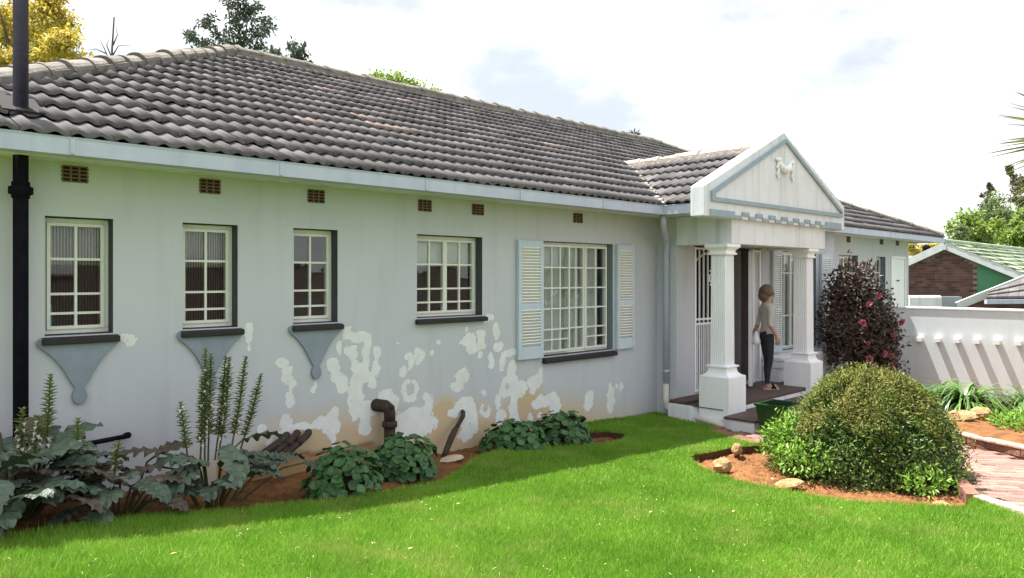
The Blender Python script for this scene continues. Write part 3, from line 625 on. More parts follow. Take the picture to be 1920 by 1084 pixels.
for cx in (8.92, 9.285):
    for s_ in (-1, 1): q.ball((cx+s_*.035, y-.012, 3.185+.006*s_), .036, .02, .024, 8, 6)
    q.ball((cx, y-.02, 3.175), .022)
    dx = -.01 if cx < 9 else .02
    for k in range(5): q.ball((cx+dx+.012*(-1)**k, y-.012, 3.13-k*.043), .03-.003*k, .018, .03, 8, 5)
q.build('garland', M['white'], ped, True)
# columns
def rect(cx, cy, h, z): return [(cx-h, cy-h, z), (cx+h, cy-h, z), (cx+h, cy+h, z), (cx-h, cy+h, z)]
def column(cx, cy, pw=.198, zg=-.12):
    p = MB(); p.loft([rect(cx, cy, pw, zg), rect(cx, cy, pw, .545)]); col = p.build('column', M['white'], house, bev=.008)
    f = MB(); f.loft([rect(cx, cy, pw-.004, .545), rect(cx, cy, pw-.035, .556), rect(cx, cy, pw-.06, .575), rect(cx, cy, .125, .60), rect(cx, cy, .12, .645), rect(cx, cy, .142, .648), rect(cx, cy, .142, .665), rect(cx, cy, .112, .672)]); f.build('column_base', M['white'], col, bev=.004)
    s = MB(); hw, hb = .104, .094; rings = []
    nfl = 7
    def flute(h0, taper):
        pts = []
        for sx, sy, ex, ey in ((-1, -1, 1, -1), (1, -1, 1, 1), (1, 1, -1, 1), (-1, 1, -1, -1)):
            nx, ny = (sy if sx != ex else 0), 0
            d = (ex-sx, ey-sy); nrm = (d[1]/2, -d[0]/2)
            for k in range(nfl):
                for t, dep in ((.06, 0), (.22, .010), (.5, .014), (.78, .010), (.94, 0)):
                    u_ = (k+t)/nfl*.9+.05; px = (sx+d[0]*u_)*h0-nrm[0]*dep; py = (sy+d[1]*u_)*h0-nrm[1]*dep; pts.append((cx+px, cy+py))
        return pts
    a = flute(hw, 1); c = flute(hw*.95, 1)
    s.loft([[(x, y, .672) for x, y in a], [(x, y, 1.965) for x, y in c]]); s.build('column_shaft', M['white'], col)
    t = MB(); t.loft([rect(cx, cy, .102, 1.965), rect(cx, cy, .125, 1.97), rect(cx, cy, .125, 1.985), rect(cx, cy, .108, 2.0), rect(cx, cy, .112, 2.02), rect(cx, cy, .138, 2.045), rect(cx, cy, .152, 2.055), rect(cx, cy, .152, 2.094)]); t.build('capital', M['white'], col, bev=.004)
column(7.948, 4.60); column(10.10, 4.60, .192)
q = MB(); q.box(7.92, 10.4, 4.462, 5.209, -.3, .165); q.box(8.31, 10.1, 5.21, 6.98, .165, .20); q.build('porch_base', M['trim'], house)
q = MB(); q.prism([(7.70, 5.20), (7.72, 4.9), (7.78, 4.81), (7.92, 4.81), (7.92, 5.20)], lambda a, c, d: (a, c, d), -.2, .17); q.build('porch_base', M['trim'], house, bev=.01)
pf = MB(); pf.box(7.74, 10.4, 4.475, 5.209, .1655, .175); pfl = pf.build('porch_floor', M['joint'], house)
tm = None
for i in range(9):
    for j in range(3):
        x0 = 7.74+i*.296; y0 = 4.475+j*.246
        if x0 < 8.0 and y0 < 4.80: continue
        q = MB(); q.box(x0+.003, x0+.293, y0+.003, min(y0+.243, 5.205), .176, .21); q.build('floor_tile', M['floor'], pfl, bev=.004)
q = MB(); q.box(7.64, 10.2, 4.03, 4.44, -.2, .098); st = q.build('step', M['trim'], house, bev=.012)
for i in range(9):
    q = MB(); x0 = 7.62+i*.290; q.box(x0+.003, x0+.287, 4.015, 4.235, .0985, .125); q.build('floor_tile', M['floor'], st, bev=.005)
    q = MB(); q.box(x0+.003, x0+.287, 4.24, 4.458 if x0 > 8.1 and x0 < 9.7 else 4.40, .0985, .125); q.build('floor_tile', M['floor'], st, bev=.005)
q = MB(); q.box(10.115, 11.95, 4.97, 5.208, -.1, .40); q.box(10.10, 11.97, 4.94, 5.207, .402, .50); q.box(10.09, 11.98, 4.92, 5.206, .502, .56); q.build('window_ledge', M['white'], house, bev=.012)
# security gate and doors in the porch
def gate(x0, x1, y, z0, z1, name):
    g = MB(); t = .016
    for x in (x0+.02, x1-.02): g.box(x-.02, x+.02, y-.02, y+.02, z0, z1)
    for z in (z0+.015, 1.10, 1.16, z1-.015): g.box(x0+.04, x1-.04, y-.012, y+.012, z-.012, z+.012)
    gt = g.build(name, M['white'], house)
    n = int((x1-x0-.08)/.105)
    for k in range(1, n+1):
        x = x0+.04+(x1-x0-.08)*k/(n+1); q = MB(); q.box(x-.008, x+.008, y-.008, y+.008, z0+.03, z1-.03); q.build('gate_bar', M['white'], gt)
        if k < n+1:
            xm = x-.05; q = MB(); q.box(xm-.006, xm+.006, y-.006, y+.006, z0+.03, 1.09); q.build('gate_bar', M['white'], gt)
    q = MB(); xm = 8.75
    for sx in (-1, 1):
        q.tube([(xm, y-.012, 1.78), (xm+sx*.05, y-.012, 1.79)], .01, 6); q.tube([(xm+sx*.012, y-.012, 1.74), (xm+sx*.05, y-.012, 1.73), (xm+sx*.055, y-.012, 1.69), (xm+sx*.05, y-.012, 1.65), (xm+sx*.012, y-.012, 1.64)], .012, 6); q.tube([(xm, y-.012, 1.62), (xm+sx*.045, y-.012, 1.60)], .01, 6)
    q.box(xm-.014, xm+.014, y-.02, y-.008, 1.60, 1.79)
    if name == 'security_gate': q.build('gate_emblem', M['white'], gt)
    return gt
gate(8.33, 9.12, 5.235, .23, 2.09, 'security_gate')
q = MB(); q.tube([(8.37+.71*k/10, 5.262, 1.88+.14*math.sin(PI*k/10)) for k in range(11)], .014, 6); q.build('gate_arch', M['white'], house)
q = MB(); q.box(9.16, 9.66, 5.30, 5.345, .215, 2.08); q.build('front_door', M['door'], house, bev=.004)
q = MB(); q.obox((9.53, 5.08, 1.14), (.20, .10, 0), (-.012, .024, 0), (0, 0, .91)); q.build('front_door', M['trim'], house, bev=.004)
q = MB(); q.box(9.84, 9.89, 5.215, 5.27, .21, 2.1); q.box(10.04, 10.09, 5.215, 5.27, .21, 2.1); q.box(9.89, 10.04, 5.225, 5.255, .22, .25); q.box(9.89, 10.04, 5.225, 5.255, 2.06, 2.09)
for x in (9.94, 9.99): q.box(x-.008, x+.008, 5.23, 5.246, .25, 2.06)
q.build('security_gate', M['white'], house)
q = MB(); q.box(8.32, 10.09, 6.4, 6.45, .2, 2.3); q.box(8.25, 8.30, 5.42, 6.4, .2, 2.3); q.box(10.11, 10.16, 5.42, 6.4, .2, 2.3); q.box(8.3, 10.11, 5.42, 6.4, 2.25, 2.3); q.build('hall_wall', M['room'], house)
q = MB(); q.box(16.09, 16.86, 5.505, 5.54, .0, 2.08); q.build('meter_door', M['white'], house, bev=.003)
q = MB(); q.box(16.07, 16.88, 5.48, 5.499, 2.08, 2.13); q.box(16.05, 16.088, 5.48, 5.499, 0, 2.08); q.box(16.862, 16.9, 5.48, 5.499, 0, 2.08); q.build('door_frame', M['white'], house)
q = MB(); q.box(16.40, 16.52, 5.485, 5.503, 1.62, 1.64); q.build('door_handle', M['pipe'], house)
# ================================================================ GROUND, LAWN, BEDS, PATH
BED = [(-1.5, 4.35), (.77, 4.45), (1.08, 4.5), (1.43, 4.55), (1.75, 4.5), (2.06, 4.47), (2.55, 4.42), (2.97, 4.36), (3.49, 4.39), (3.81, 4.56), (4.1, 4.74), (4.32, 4.87), (4.63, 4.95), (4.9, 4.85), (5.17, 4.73), (5.65, 4.57), (6.0, 4.60), (6.2, 4.68), (6.36, 4.83), (6.29, 5.03), (5.95, 5.2), (5.75, 5.7), (-1.5, 5.7)]
RBED = [(5.9, 3.78), (5.72, 3.6), (5.56, 3.4), (5.46, 3.18), (5.38, 2.89), (5.36, 2.61), (5.43, 2.34), (5.58, 2.07), (5.75, 1.82), (6.0, 1.56), (6.36, 1.59), (6.95, 1.85), (7.35, 2.4), (7.35, 3.2), (6.95, 3.63), (6.57, 3.74)]
PATH = [(5.3, -.6), (5.75, .4), (6.14, 1.23), (6.40, 1.58), (6.97, 1.84), (7.37, 2.4), (7.37, 3.2), (7.05, 3.66), (7.2, 3.95), (7.34, 4.25), (7.62, 4.45), (10.4, 4.5), (10.6, 4.2), (10.3, 3.6), (9.75, 3.05), (9.27, 2.63), (9.05, 2.4), (8.97, 2.2), (8.87, 1.96), (8.72, 1.75), (8.2, .9), (7.6, 0), (7.2, -.6)]
BACK = [(10.6, 5.6), (10.6, 4.2), (10.3, 3.6), (9.75, 3.05), (9.27, 2.63), (9.05, 2.4), (8.97, 2.2), (8.87, 1.96), (8.72, 1.75), (8.2, .9), (7.6, 0), (7.2, -.6), (14, -.6), (14, 5.6)]
LAWN = [(-6, -6), (5.3, -6), (5.3, -.6), (5.72, .4), (6.1, 1.25), (6.36, 1.59), (6.95, 1.85), (7.0, 3.66), (7.18, 3.95), (7.32, 4.27), (7.62, 4.5), (7.66, 5.0), (7.88, 5.3), (7.88, 5.52), (-6, 5.52)]

def grid(x0, x1, y0, y1, c):
    xs = np.arange(x0, x1+c/2, c); ys = np.arange(y0, y1+c/2, c); X, Y = np.meshgrid(xs, ys, indexing='ij'); return X, Y
def gridfaces(nx, ny, keep=None):
    i, j = np.meshgrid(np.arange(nx-1), np.arange(ny-1), indexing='ij'); a = (i*ny+j)
    if keep is not None: a = a[keep]
    a = a.ravel(); return np.stack([a, a+ny, a+ny+1, a+1], 1)
xs = np.concatenate([[-600, -150], np.arange(-60, -6, 6), np.arange(-6, 32, 2), np.arange(32, 90, 8), [150, 300, 700]]); ys = np.array([-600, -150, -60, -30, -15, -6, 0, 6, 14, 30, 60, 150, 700.])
X, Y = np.meshgrid(xs, ys, indexing='ij'); V = np.stack([X, Y, gz(X)-.16], -1).reshape(-1, 3)
tag(fast_obj('ground', V, gridfaces(*X.shape), M['ground']), kind='structure')

def soil_z(x, y):
    z = gz(x)-.062+.03*(vnoise(x*5, y*5, 1)-.5)+.028*(vnoise(x*14, y*14, 2)-.5)+.014*(vnoise(x*33, y*33, 5)-.5)
    bk = inpoly(x, y, BACK); t = np.clip((x-8.6)/5.2, 0, 1); zb = .055+(-.24-.055)*t+.05*(vnoise(x*4, y*4, 6)-.5)+.03*(vnoise(x*12, y*12, 7)-.5)
    z = np.where(bk, zb, z)
    return np.where(inpoly(x, y, PATH), gz(x)-.09, z)
X, Y = grid(-1.6, 13.9, -.6, 5.56, .035); V = np.stack([X, Y, soil_z(X, Y)], -1).reshape(-1, 3)
tag(fast_obj('soil_bed', V, gridfaces(*X.shape), M['soil'], smooth=True), kind='structure')

# lawn sheet with a cut edge
c = .06; X, Y = grid(-6, 7.92, -6, 5.52, c); nx, ny = X.shape
cxx = (X[:-1, :-1]+c/2); cyy = (Y[:-1, :-1]+c/2)
islawn = lambda x, y: inpoly(x, y, LAWN) & ~inpoly(x, y, BED) & ~inpoly(x, y, RBED)
keep = islawn(cxx, cyy)
lawn_z = lambda x, y: gz(x)+.012*(vnoise(x*3, y*3, 11)-.5)
px, py = X.ravel().copy(), Y.ravel().copy()
kp = np.zeros((nx+1, ny+1), bool); kp[1:-1, 1:-1] = keep[:nx-1, :ny-1]
cnt = kp[:-1, :-1].astype(int)+kp[1:, :-1]+kp[:-1, 1:]+kp[1:, 1:]
bnd = ((cnt > 0) & (cnt < 4)).ravel()
for poly in (BED, RBED):
    d_, bx_, by_ = polydist(px, py, poly); q = bnd & (d_ < c*1.3); px[q] = bx_[q]; py[q] = by_[q]
V = np.stack([px, py, lawn_z(px, py)], -1); F = gridfaces(nx, ny, keep)
ed = {}
for f in F:
    for a, b_ in zip(f, np.roll(f, -1)):
        kk = (min(a, b_), max(a, b_)); ed[kk] = None if kk in ed else (a, b_)
be = [e for e in ed.values() if e is not None]
lw = fast_obj('lawn', V, F, M['lawn']); tag(lw, kind='structure')
bv = []; bf = []
for a, b_ in be:
    n = len(bv); bv += [V[a], V[b_], V[b_]-np.array([0, 0, .11]), V[a]-np.array([0, 0, .11])]; bf.append((n, n+1, n+2, n+3))
fast_obj('lawn_edge', np.array(bv), np.array(bf), M['cut'], lw)

# grass blades
FWD = np.array([math.cos(math.radians(45.8)), math.sin(math.radians(45.8))])
def blades(n, x0, x1, y0, y1, dens):
    x = rng.uniform(x0, x1, n); y = rng.uniform(y0, y1, n); k = islawn(x, y); x, y = x[k], y[k]
    d = np.hypot(x, y); k = rng.random(len(x)) < dens(x, y, d); return x[k], y[k]
def infr(x, y):
    f = x*FWD[0]+y*FWD[1]; r = x*FWD[1]-y*FWD[0]; return (f > .8) & (np.abs(r) < f*.78+.15)
gx1, gy1 = blades(2600000, -.5, 7.9, .3, 5.5, lambda x, y, d: np.where(infr(x, y), np.clip(1.35-.12*d, .32, .8), .03))
gx2, gy2 = blades(60000, -6, 7, -6, 5.5, lambda x, y, d: .6)
gxx = np.concatenate([gx1, gx2]); gyy = np.concatenate([gy1, gy2]); n = len(gxx)
dpoly = np.minimum(polydist(gxx, gyy, RBED)[0], polydist(gxx, gyy, BED)[0]); edge = dpoly < .05
patch = vnoise(gxx*2.2, gyy*2.2, 21)*.6+vnoise(gxx*7, gyy*7, 22)*.4
h = (.020+.020*patch)*rng.uniform(.6, 1.5, n)*np.where(edge, 1.25, 1); tall = rng.random(n) < .006; h = np.where(tall, h*1.9, h)
an = rng.uniform(0, 2*PI, n); lean = rng.normal(0, .55, n)*h; la = rng.uniform(0, 2*PI, n); wd = rng.uniform(.0013, .0027, n)*np.clip(np.hypot(gxx, gyy)/4, 1, 1.9)
z0 = lawn_z(gxx, gyy)-.004; ca, sa = np.cos(an), np.sin(an); lx, ly = np.cos(la)*lean, np.sin(la)*lean
B0 = np.stack([gxx-ca*wd, gyy-sa*wd, z0], 1); B1 = np.stack([gxx+ca*wd, gyy+sa*wd, z0], 1); T = np.stack([gxx+lx, gyy+ly, z0+h], 1)
V = np.stack([B0, B1, T], 1).reshape(-1, 3); F = np.arange(3*n).reshape(-1, 3)
def grass_mat():
    m = mat('grass_blade', (.14, .305, .026, 1), (.24, .43, .05, 1), .55, 1.6, island=.35, spec=.25, transl=.38, detail=6); nt = m.node_tree; N = nt.nodes; L = nt.links
    b = N['Principled BSDF']; src = b.inputs['Base Color'].links[0].from_socket
    tc = N.new('ShaderNodeTexCoord'); nz = N.new('ShaderNodeTexNoise'); nz.inputs['Scale'].default_value = 2.3; nz.inputs['Detail'].default_value = 7; nz.inputs['Roughness'].default_value = .7
    L.new(tc.outputs['Object'], nz.inputs['Vector']); r = N.new('ShaderNodeValToRGB'); r.color_ramp.elements[0].position = .50; r.color_ramp.elements[1].position = .73; r.color_ramp.elements[1].color = (.75, .75, .75, 1)
    L.new(nz.outputs['Fac'], r.inputs[0]); mx = N.new('ShaderNodeMixRGB'); L.new(r.outputs[0], mx.inputs[0]); L.new(src, mx.inputs[1]); mx.inputs[2].default_value = (.36, .41, .11, 1)
    L.new(mx.outputs[0], b.inputs['Base Color'])
    for l in list(nt.links):
        if l.to_node.type == 'BSDF_TRANSLUCENT' and l.to_socket.name == 'Color': nt.links.remove(l)
    t = [q for q in N if q.type == 'BSDF_TRANSLUCENT'][0]; L.new(mx.outputs[0], t.inputs['Color']); return m
tag(fast_obj('grass', V, F, grass_mat()), kind='stuff')

ns_ = 2600; sx, sy = rng.uniform(.5, 7.5, ns_), rng.uniform(.6, 5.3, ns_); k_ = islawn(sx, sy) & infr(sx, sy); sx, sy = sx[k_], sy[k_]
sP = np.stack([sx, sy, lawn_z(sx, sy)+rng.uniform(.012, .03, len(sx))], 1); sD = rdir(len(sx))*np.array([1, 1, .35])
tag(leaves('dry_clippings', sP, sD, np.tile([0, 0, 1.], (len(sx), 1)), rng.uniform(.012, .034, len(sx)), rng.uniform(.002, .005, len(sx)), mat('dry_straw', (.42, .38, .17, 1), (.55, .50, .27, 1), .8, 9, island=.25)), kind='stuff')
# soil crumbs
def crumbs(poly, n, smin, smax, name):
    P = np.array(poly); x = rng.uniform(P[:, 0].min(), P[:, 0].max(), n); y = rng.uniform(P[:, 1].min(), min(P[:, 1].max(), 5.45), n)
    k = inpoly(x, y, poly) & (y < 5.46); x, y = x[k], y[k]; s = rng.uniform(smin, smax, len(x))**1; base = np.array([(1, 0, 0), (-.5, .87, 0), (-.5, -.87, 0), (0, 0, 1.1)])
    V = []; F = []
    a = rng.uniform(0, 2*PI, len(x)); z = soil_z(x, y)
    for i in range(len(x)):
        r = base*(s[i]*rng.uniform(.6, 1.3, (4, 3))); cs, sn = math.cos(a[i]), math.sin(a[i]); q = np.stack([r[:, 0]*cs-r[:, 1]*sn+x[i], r[:, 0]*sn+r[:, 1]*cs+y[i], r[:, 2]*.6+z[i]-.003], 1)
        V.append(q); F.append(np.array([(0, 1, 3), (1, 2, 3), (2, 0, 3)])+4*i)
    o = fast_obj(name, np.concatenate(V), np.concatenate(F), M['clod']); tag(o, kind='stuff'); return o
crumbs(RBED, 6500, .004, .026, 'soil_clods'); crumbs(BED, 3500, .004, .013, 'soil_clods')

lx_, ly_ = rng.uniform(5.3, 7.4, 900), rng.uniform(1.5, 3.8, 900); k_ = inpoly(lx_, ly_, RBED); lx_, ly_ = lx_[k_], ly_[k_]
mx_, my_ = rng.uniform(.6, 6.3, 900), rng.uniform(4.4, 5.4, 900); k_ = inpoly(mx_, my_, BED); lx_ = np.concatenate([lx_, mx_[k_]]); ly_ = np.concatenate([ly_, my_[k_]]); nl_ = len(lx_)
tag(leaves('leaf_litter', np.stack([lx_, ly_, soil_z(lx_, ly_)+.006], 1), rdir(nl_)*np.array([1, 1, .3]), unit(np.array([0, 0, 1.])+rdir(nl_)*.5), rng.uniform(.012, .035, nl_), rng.uniform(.006, .014, nl_), mat('dead_leaf', (.09, .045, .02, 1), (.24, .15, .07, 1), .85, 9, island=.4)), kind='stuff')
# path of clay pavers
pth = thing('path', None, None, (8, 2.4, -.05)); tag(pth, kind='structure')
X, Y = grid(5.2, 10.7, -.7, 4.55, .09); cx_, cy_ = X[:-1, :-1]+.045, Y[:-1, :-1]+.045
kp = inpoly(cx_, cy_, PATH); V = np.stack([X, Y, gz(X)-.028], -1).reshape(-1, 3); fast_obj('path_base', V, gridfaces(*X.shape, kp), M['joint'], pth)
LD = np.array([.75, -.66]); LD /= np.linalg.norm(LD); PD = np.array([-LD[1], LD[0]]); BL, BW = .205, .1
q = MB(); l2, w2 = BL/2-.0045, BW/2-.0045
q.loft([[(-l2, -w2, -.04), (l2, -w2, -.04), (l2, w2, -.04), (-l2, w2, -.04)], [(-l2, -w2, -.005), (l2, -w2, -.005), (l2, w2, -.005), (-l2, w2, -.005)], [(-l2+.005, -w2+.005, 0), (l2-.005, -w2+.005, 0), (l2-.005, w2-.005, 0), (-l2+.005, w2-.005, 0)]])
bme = q.mesh('brick', M['brick']); bl = []
for i in range(-40, 60):
    for j in range(-60, 80):
        p = np.array([7.6, 2.0])+LD*((i+.5*(j % 2))*BL)+PD*(j*BW); cor = [p+LD*a*BL*.45+PD*b_*BW*.4 for a in (-1, 1) for b_ in (-1, 1)]
        if all(inpoly(np.array([q_[0]]), np.array([q_[1]]), PATH)[0] for q_ in cor): bl.append(p)
def vis(p):
    f = p[0]*FWD[0]+p[1]*FWD[1]; r = p[0]*FWD[1]-p[1]*FWD[0]; return (0 if r/f < .70 and r/f > .3 else 5)+(0 if r/f > .585 else 3)+f*.1
bl.sort(key=vis)
ang = math.atan2(LD[1], LD[0]); sv = []; sf = []
Bv = np.array([tuple(v.co) for v in bme.vertices])
def slope(x): return float((gz(x+.1)-gz(x-.1))/.2)
mv, mf = [], []
for i, p in enumerate(bl):
    z = float(gz(p[0]))+rng.uniform(-.003, .003); rot = (rng.normal(0, .006), math.atan(-slope(p[0]))*1+rng.normal(0, .006), ang+rng.normal(0, .012))
    mw = Matrix.Translation((p[0], p[1], z)) @ Matrix.Rotation(-math.atan(slope(p[0])), 4, 'Y') @ Matrix.Rotation(rot[2], 4, 'Z') @ Matrix.Rotation(rot[0], 4, 'X')
    if i < 300:
        o = bpy.data.objects.new('brick', bme); o.matrix_basis = mw; link(o, pth)
    else:
        off = len(mv); mv += [tuple(mw @ Vector(v)) for v in Bv]; mf += [tuple(off+a for a in pl.vertices) for pl in bme.polygons]
if mv:
    me = bpy.data.meshes.new('bricks'); me.from_pydata(mv, [], mf); me.materials.append(mat('path_bricks', (.19, .112, .092, 1), (.30, .185, .155, 1), .85, 9, island=.28, bump=.4, bscale=45))
    tag(link(bpy.data.objects.new('bricks', me), pth), kind='stuff')
# edging of the back bed: two courses of bricks on a curve
def resample(pts, step, off=0):
    pts = [np.array(p, float) for p in pts]; out = []; L = off; acc = 0
    for a, b_ in zip(pts, pts[1:]):
        s = np.linalg.norm(b_-a)
        while L <= acc+s: t = (L-acc)/s; out.append((a+(b_-a)*t, (b_-a)/s)); L += step
        acc += s
    return out
curve = [(7.2, -.6), (7.6, 0), (8.2, .9), (8.72, 1.75), (8.88, 1.98), (8.99, 2.22), (9.08, 2.42), (9.30, 2.64), (9.78, 3.05), (10.32, 3.6), (10.6, 4.15)]
rw = thing('retaining_wall', 'low curved red brick retaining edge between the paved path and the planted bed', 'retaining wall', (9, 2.2, -.1))
rme = None
for k, (step, dz, l_) in enumerate(((.215, -.03, .2), (.215, .045, .2))):
    for p, d_ in resample(curve, step, .1*(k % 2)):
        if rme is None:
            q = MB(); q.box(-.102, .102, -.05, .05, -.034, .034); rme = q.mesh('brick', M['rbrick'])
        o = bpy.data.objects.new('brick', rme); o.location = (p[0]+rng.normal(0, .004), p[1]+rng.normal(0, .004), float(gz(p[0]))+dz); o.rotation_euler = (rng.normal(0, .02), rng.normal(0, .02), math.atan2(d_[1], d_[0])+rng.normal(0, .02)); link(o, rw)
q = MB()
for (p, d_), (p2, d2) in zip(resample(curve, .2), resample(curve, .2)[1:]): q.bar((p[0]+.012, p[1], float(gz(p[0]))+.003), (p2[0]+.012, p2[1], float(gz(p2[0]))+.003), .085, .135)
q.build('mortar', M['joint'], rw)
q = MB(); 
for i, ((p, d_), (p2, d2)) in enumerate(zip(resample(curve, .42), resample(curve, .42)[1:])): q.bar((p[0], p[1], float(gz(p[0]))+.098), (p2[0], p2[1], float(gz(p2[0]))+.098), .13, .03)
q.build('coping', mat('pale_coping', (.36, .22, .16, 1), (.50, .34, .26, 1), .9, 14, bump=.4), rw, bev=.008)
bw = thing('reflection_wall', 'unseen brown wall added behind the camera to give the window panes brown reflections', 'wall', (4, -9.1, 0))  # unseen wall, added behind the camera so the panes reflect brown
q = MB(); q.box(-14, 26, -9.25, -9.0, -.8, 1.95); q.build('wall', mat('reflection_wall_brown', (.16, .12, .108, 1), (.21, .16, .145, 1), .9, 1.5, bump=.3), bw)
q = MB(); q.box(-14, 26, -9.29, -8.96, 1.952, 2.0); q.build('coping', M['rbrick'], bw)
# kerb at the lawn edge
kb = thing('kerb', 'pale stone and brick kerb between lawn, bush bed and brick path', 'kerb', (6.2, 1.4, .05))
for (a, b_, w_, m_, n_) in (((6.36, 1.57), (6.05, 1.0), .09, 'kerb', 'kerb_stone'), ((6.04, .98), (5.73, .42), .09, 'kerb', 'kerb_stone'), ((5.72, .4), (5.45, -.2), .09, 'kerb', 'kerb_stone')):
    q = MB(); q.bar((a[0], a[1], float(gz(a[0]))-.02), (b_[0], b_[1], float(gz(b_[0]))-.02), w_, .12); q.build(n_, M[m_], kb, bev=.008)
for p, d_ in resample([(6.37, 1.60), (6.95, 1.86), (7.2, 2.2)], .112, .06):
    o = bpy.data.objects.new('brick', rme); o.location = (p[0], p[1], float(gz(p[0]))-.01); o.rotation_euler = (PI/2+rng.normal(0, .02), rng.normal(0, .02), math.atan2(d_[1], d_[0])+rng.normal(0, .02)); o.scale = (.52, 1, 1.3); link(o, kb)
for p, d_ in resample([(7.04, 3.68), (7.17, 3.95), (7.31, 4.26), (7.6, 4.47), (7.67, 4.6)], .112, .03):
    o = bpy.data.objects.new('brick', rme); o.location = (p[0], p[1], float(gz(p[0]))-.015); o.rotation_euler = (rng.normal(0, .03), rng.normal(0, .03), math.atan2(d_[1], d_[0])+PI/2+rng.normal(0, .03)); o.scale = (.8, .95, 1); link(o, kb)
# garden wall with brackets
gw = thing('garden_wall', 'white rendered garden wall with a row of small projecting blocks casting slanted shadows', 'wall', (13.85, 2, -.3))
q = MB(); q.box(13.75, 13.95, -3.0, 5.495, -.7, 1.165); q.build('wall', M['wall3'], gw)
q = MB(); q.box(13.735, 13.965, -3.0, 5.49, 1.167, 1.20); q.build('coping', M['white'], gw, bev=.006)
q = MB(); q.box(-.115, 0, -.042, .042, -.033, .033); nme = q.mesh('block', M['white'])
for k in range(16):
    y = 4.24-k*.2825 if k < 7 else 4.24-k*.2825
    o = bpy.data.objects.new('block', nme); o.location = (13.749, y, .657+.0055*k*.9); link(o, gw)
# ================================================================ PLANTS
def leafmat(name, c, c2, rough=.5, isl=.3, spec=.35, tr=.22, scale=3): return mat(name, c, c2, rough, scale, island=isl, spec=spec, transl=tr)
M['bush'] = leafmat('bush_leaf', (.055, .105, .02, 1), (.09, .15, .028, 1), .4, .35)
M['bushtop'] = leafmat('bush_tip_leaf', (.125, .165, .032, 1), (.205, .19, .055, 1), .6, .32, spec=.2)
M['bushlight'] = leafmat('light_leaf', (.13, .27, .025, 1), (.20, .36, .045, 1), .45, .3, tr=.3)
M['camellia'] = leafmat('camellia_leaf', (.045, .034, .024, 1), (.11, .068, .052, 1), .5, .5, spec=.3, tr=.12)
M['pink'] = leafmat('pink_petal', (.27, .05, .085, 1), (.42, .13, .18, 1), .6, .25, tr=.2)
M['fern'] = leafmat('fern_leaf', (.05, .11, .015, 1), (.08, .16, .02, 1), .5, .3)
M['strap'] = leafmat('strap_leaf', (.06, .14, .025, 1), (.12, .23, .05, 1), .4, .35, tr=.2)
M['round'] = mat('geranium_leaf', (.028, .09, .025, 1), (.055, .14, .038, 1), .45, 6, rnd=.3, spec=.4, transl=.12)
M['acan'] = mat('acanthus_leaf', (.055, .085, .058, 1), (.10, .14, .098, 1), .4, 7, rnd=.3, spec=.45, transl=.1, bump=.4, bscale=30)
M['acan_brown'] = mat('acanthus_old_leaf', (.075, .06, .045, 1), (.13, .10, .075, 1), .6, 8, rnd=.3, transl=.08)
M['stem'] = mat('green_stem', (.05, .06, .02, 1), (.08, .085, .03, 1), .7, 9)
M['bract'] = leafmat('bract', (.16, .22, .06, 1), (.23, .29, .09, 1), .55, .3)
M['bloom'] = leafmat('white_bloom', (.62, .52, .50, 1), (.72, .64, .60, 1), .7, .15, tr=.2)
M['bark'] = mat('bark', (.06, .045, .035, 1), (.12, .095, .075, 1), .9, 8, bump=.6)
M['yellow'] = leafmat('yellow_leaf', (.42, .35, .06, 1), (.55, .45, .08, 1), .6, .35, tr=.35)
M['olive'] = leafmat('olive_leaf', (.22, .26, .08, 1), (.32, .34, .11, 1), .6, .35, tr=.3)
M['euc'] = leafmat('grey_green_leaf', (.06, .085, .06, 1), (.12, .15, .10, 1), .55, .35, tr=.15)
M['bright'] = leafmat('bright_leaf', (.17, .27, .05, 1), (.28, .37, .08, 1), .55, .3, tr=.35)
M['mid'] = leafmat('mid_leaf', (.13, .19, .075, 1), (.22, .28, .12, 1), .55, .35, tr=.25)
M['conif'] = leafmat('conifer_leaf', (.09, .10, .045, 1), (.17, .16, .08, 1), .6, .35, tr=.1)
M['yucca'] = leafmat('yucca_blade', (.14, .19, .06, 1), (.27, .28, .10, 1), .5, .35, tr=.15)
M['twig_core'] = mat('twig_core', (.03, .022, .015, 1), (.05, .035, .025, 1), .9, 9)
gzf = lambda x: float(gz(x))

# round clipped bush
def dome_leaves(c, rad, n, L, Wd, m, name, parent, zlo=-.2, shell=(.86, 1.03), tilt=.6, sel=None, bumps=.06, seed=1):
    d = rdir(n*2); d = d[d[:, 2] > zlo][:n]; r = rng.uniform(shell[0], shell[1], len(d))[:, None]
    bp = 1+bumps*(np.sin(d[:, 0]*7+seed)+np.sin(d[:, 1]*9+2*seed)+np.sin(d[:, 2]*8+d[:, 0]*5))[:, None]/2
    P = np.array(c)+d*np.array(rad)*r*bp
    if sel is not None: k = sel(P, d); P, d = P[k], d[k]
    nrm = unit(d/np.array(rad)); D = unit(nrm*.5+rdir(len(d))*tilt+np.array([0, 0, .25])); Nn = unit(nrm+rdir(len(d))*.5+np.array([0, 0, .3]))
    return leaves(name, P, D, Nn, L*rng.uniform(.7, 1.3, len(d)), Wd*rng.uniform(.7, 1.3, len(d)), m, parent)
RV = np.array([.717, -.697])
def mound_z(x, y):
    p = np.stack([x-6.80, y-2.62], -1); a = p@RV; b_ = p@FWD
    return a, b_
bush = thing('bush', 'big dome shaped clipped bush with bronze tips beside the brick path', 'bush', (6.8, 2.62, gzf(6.8)))
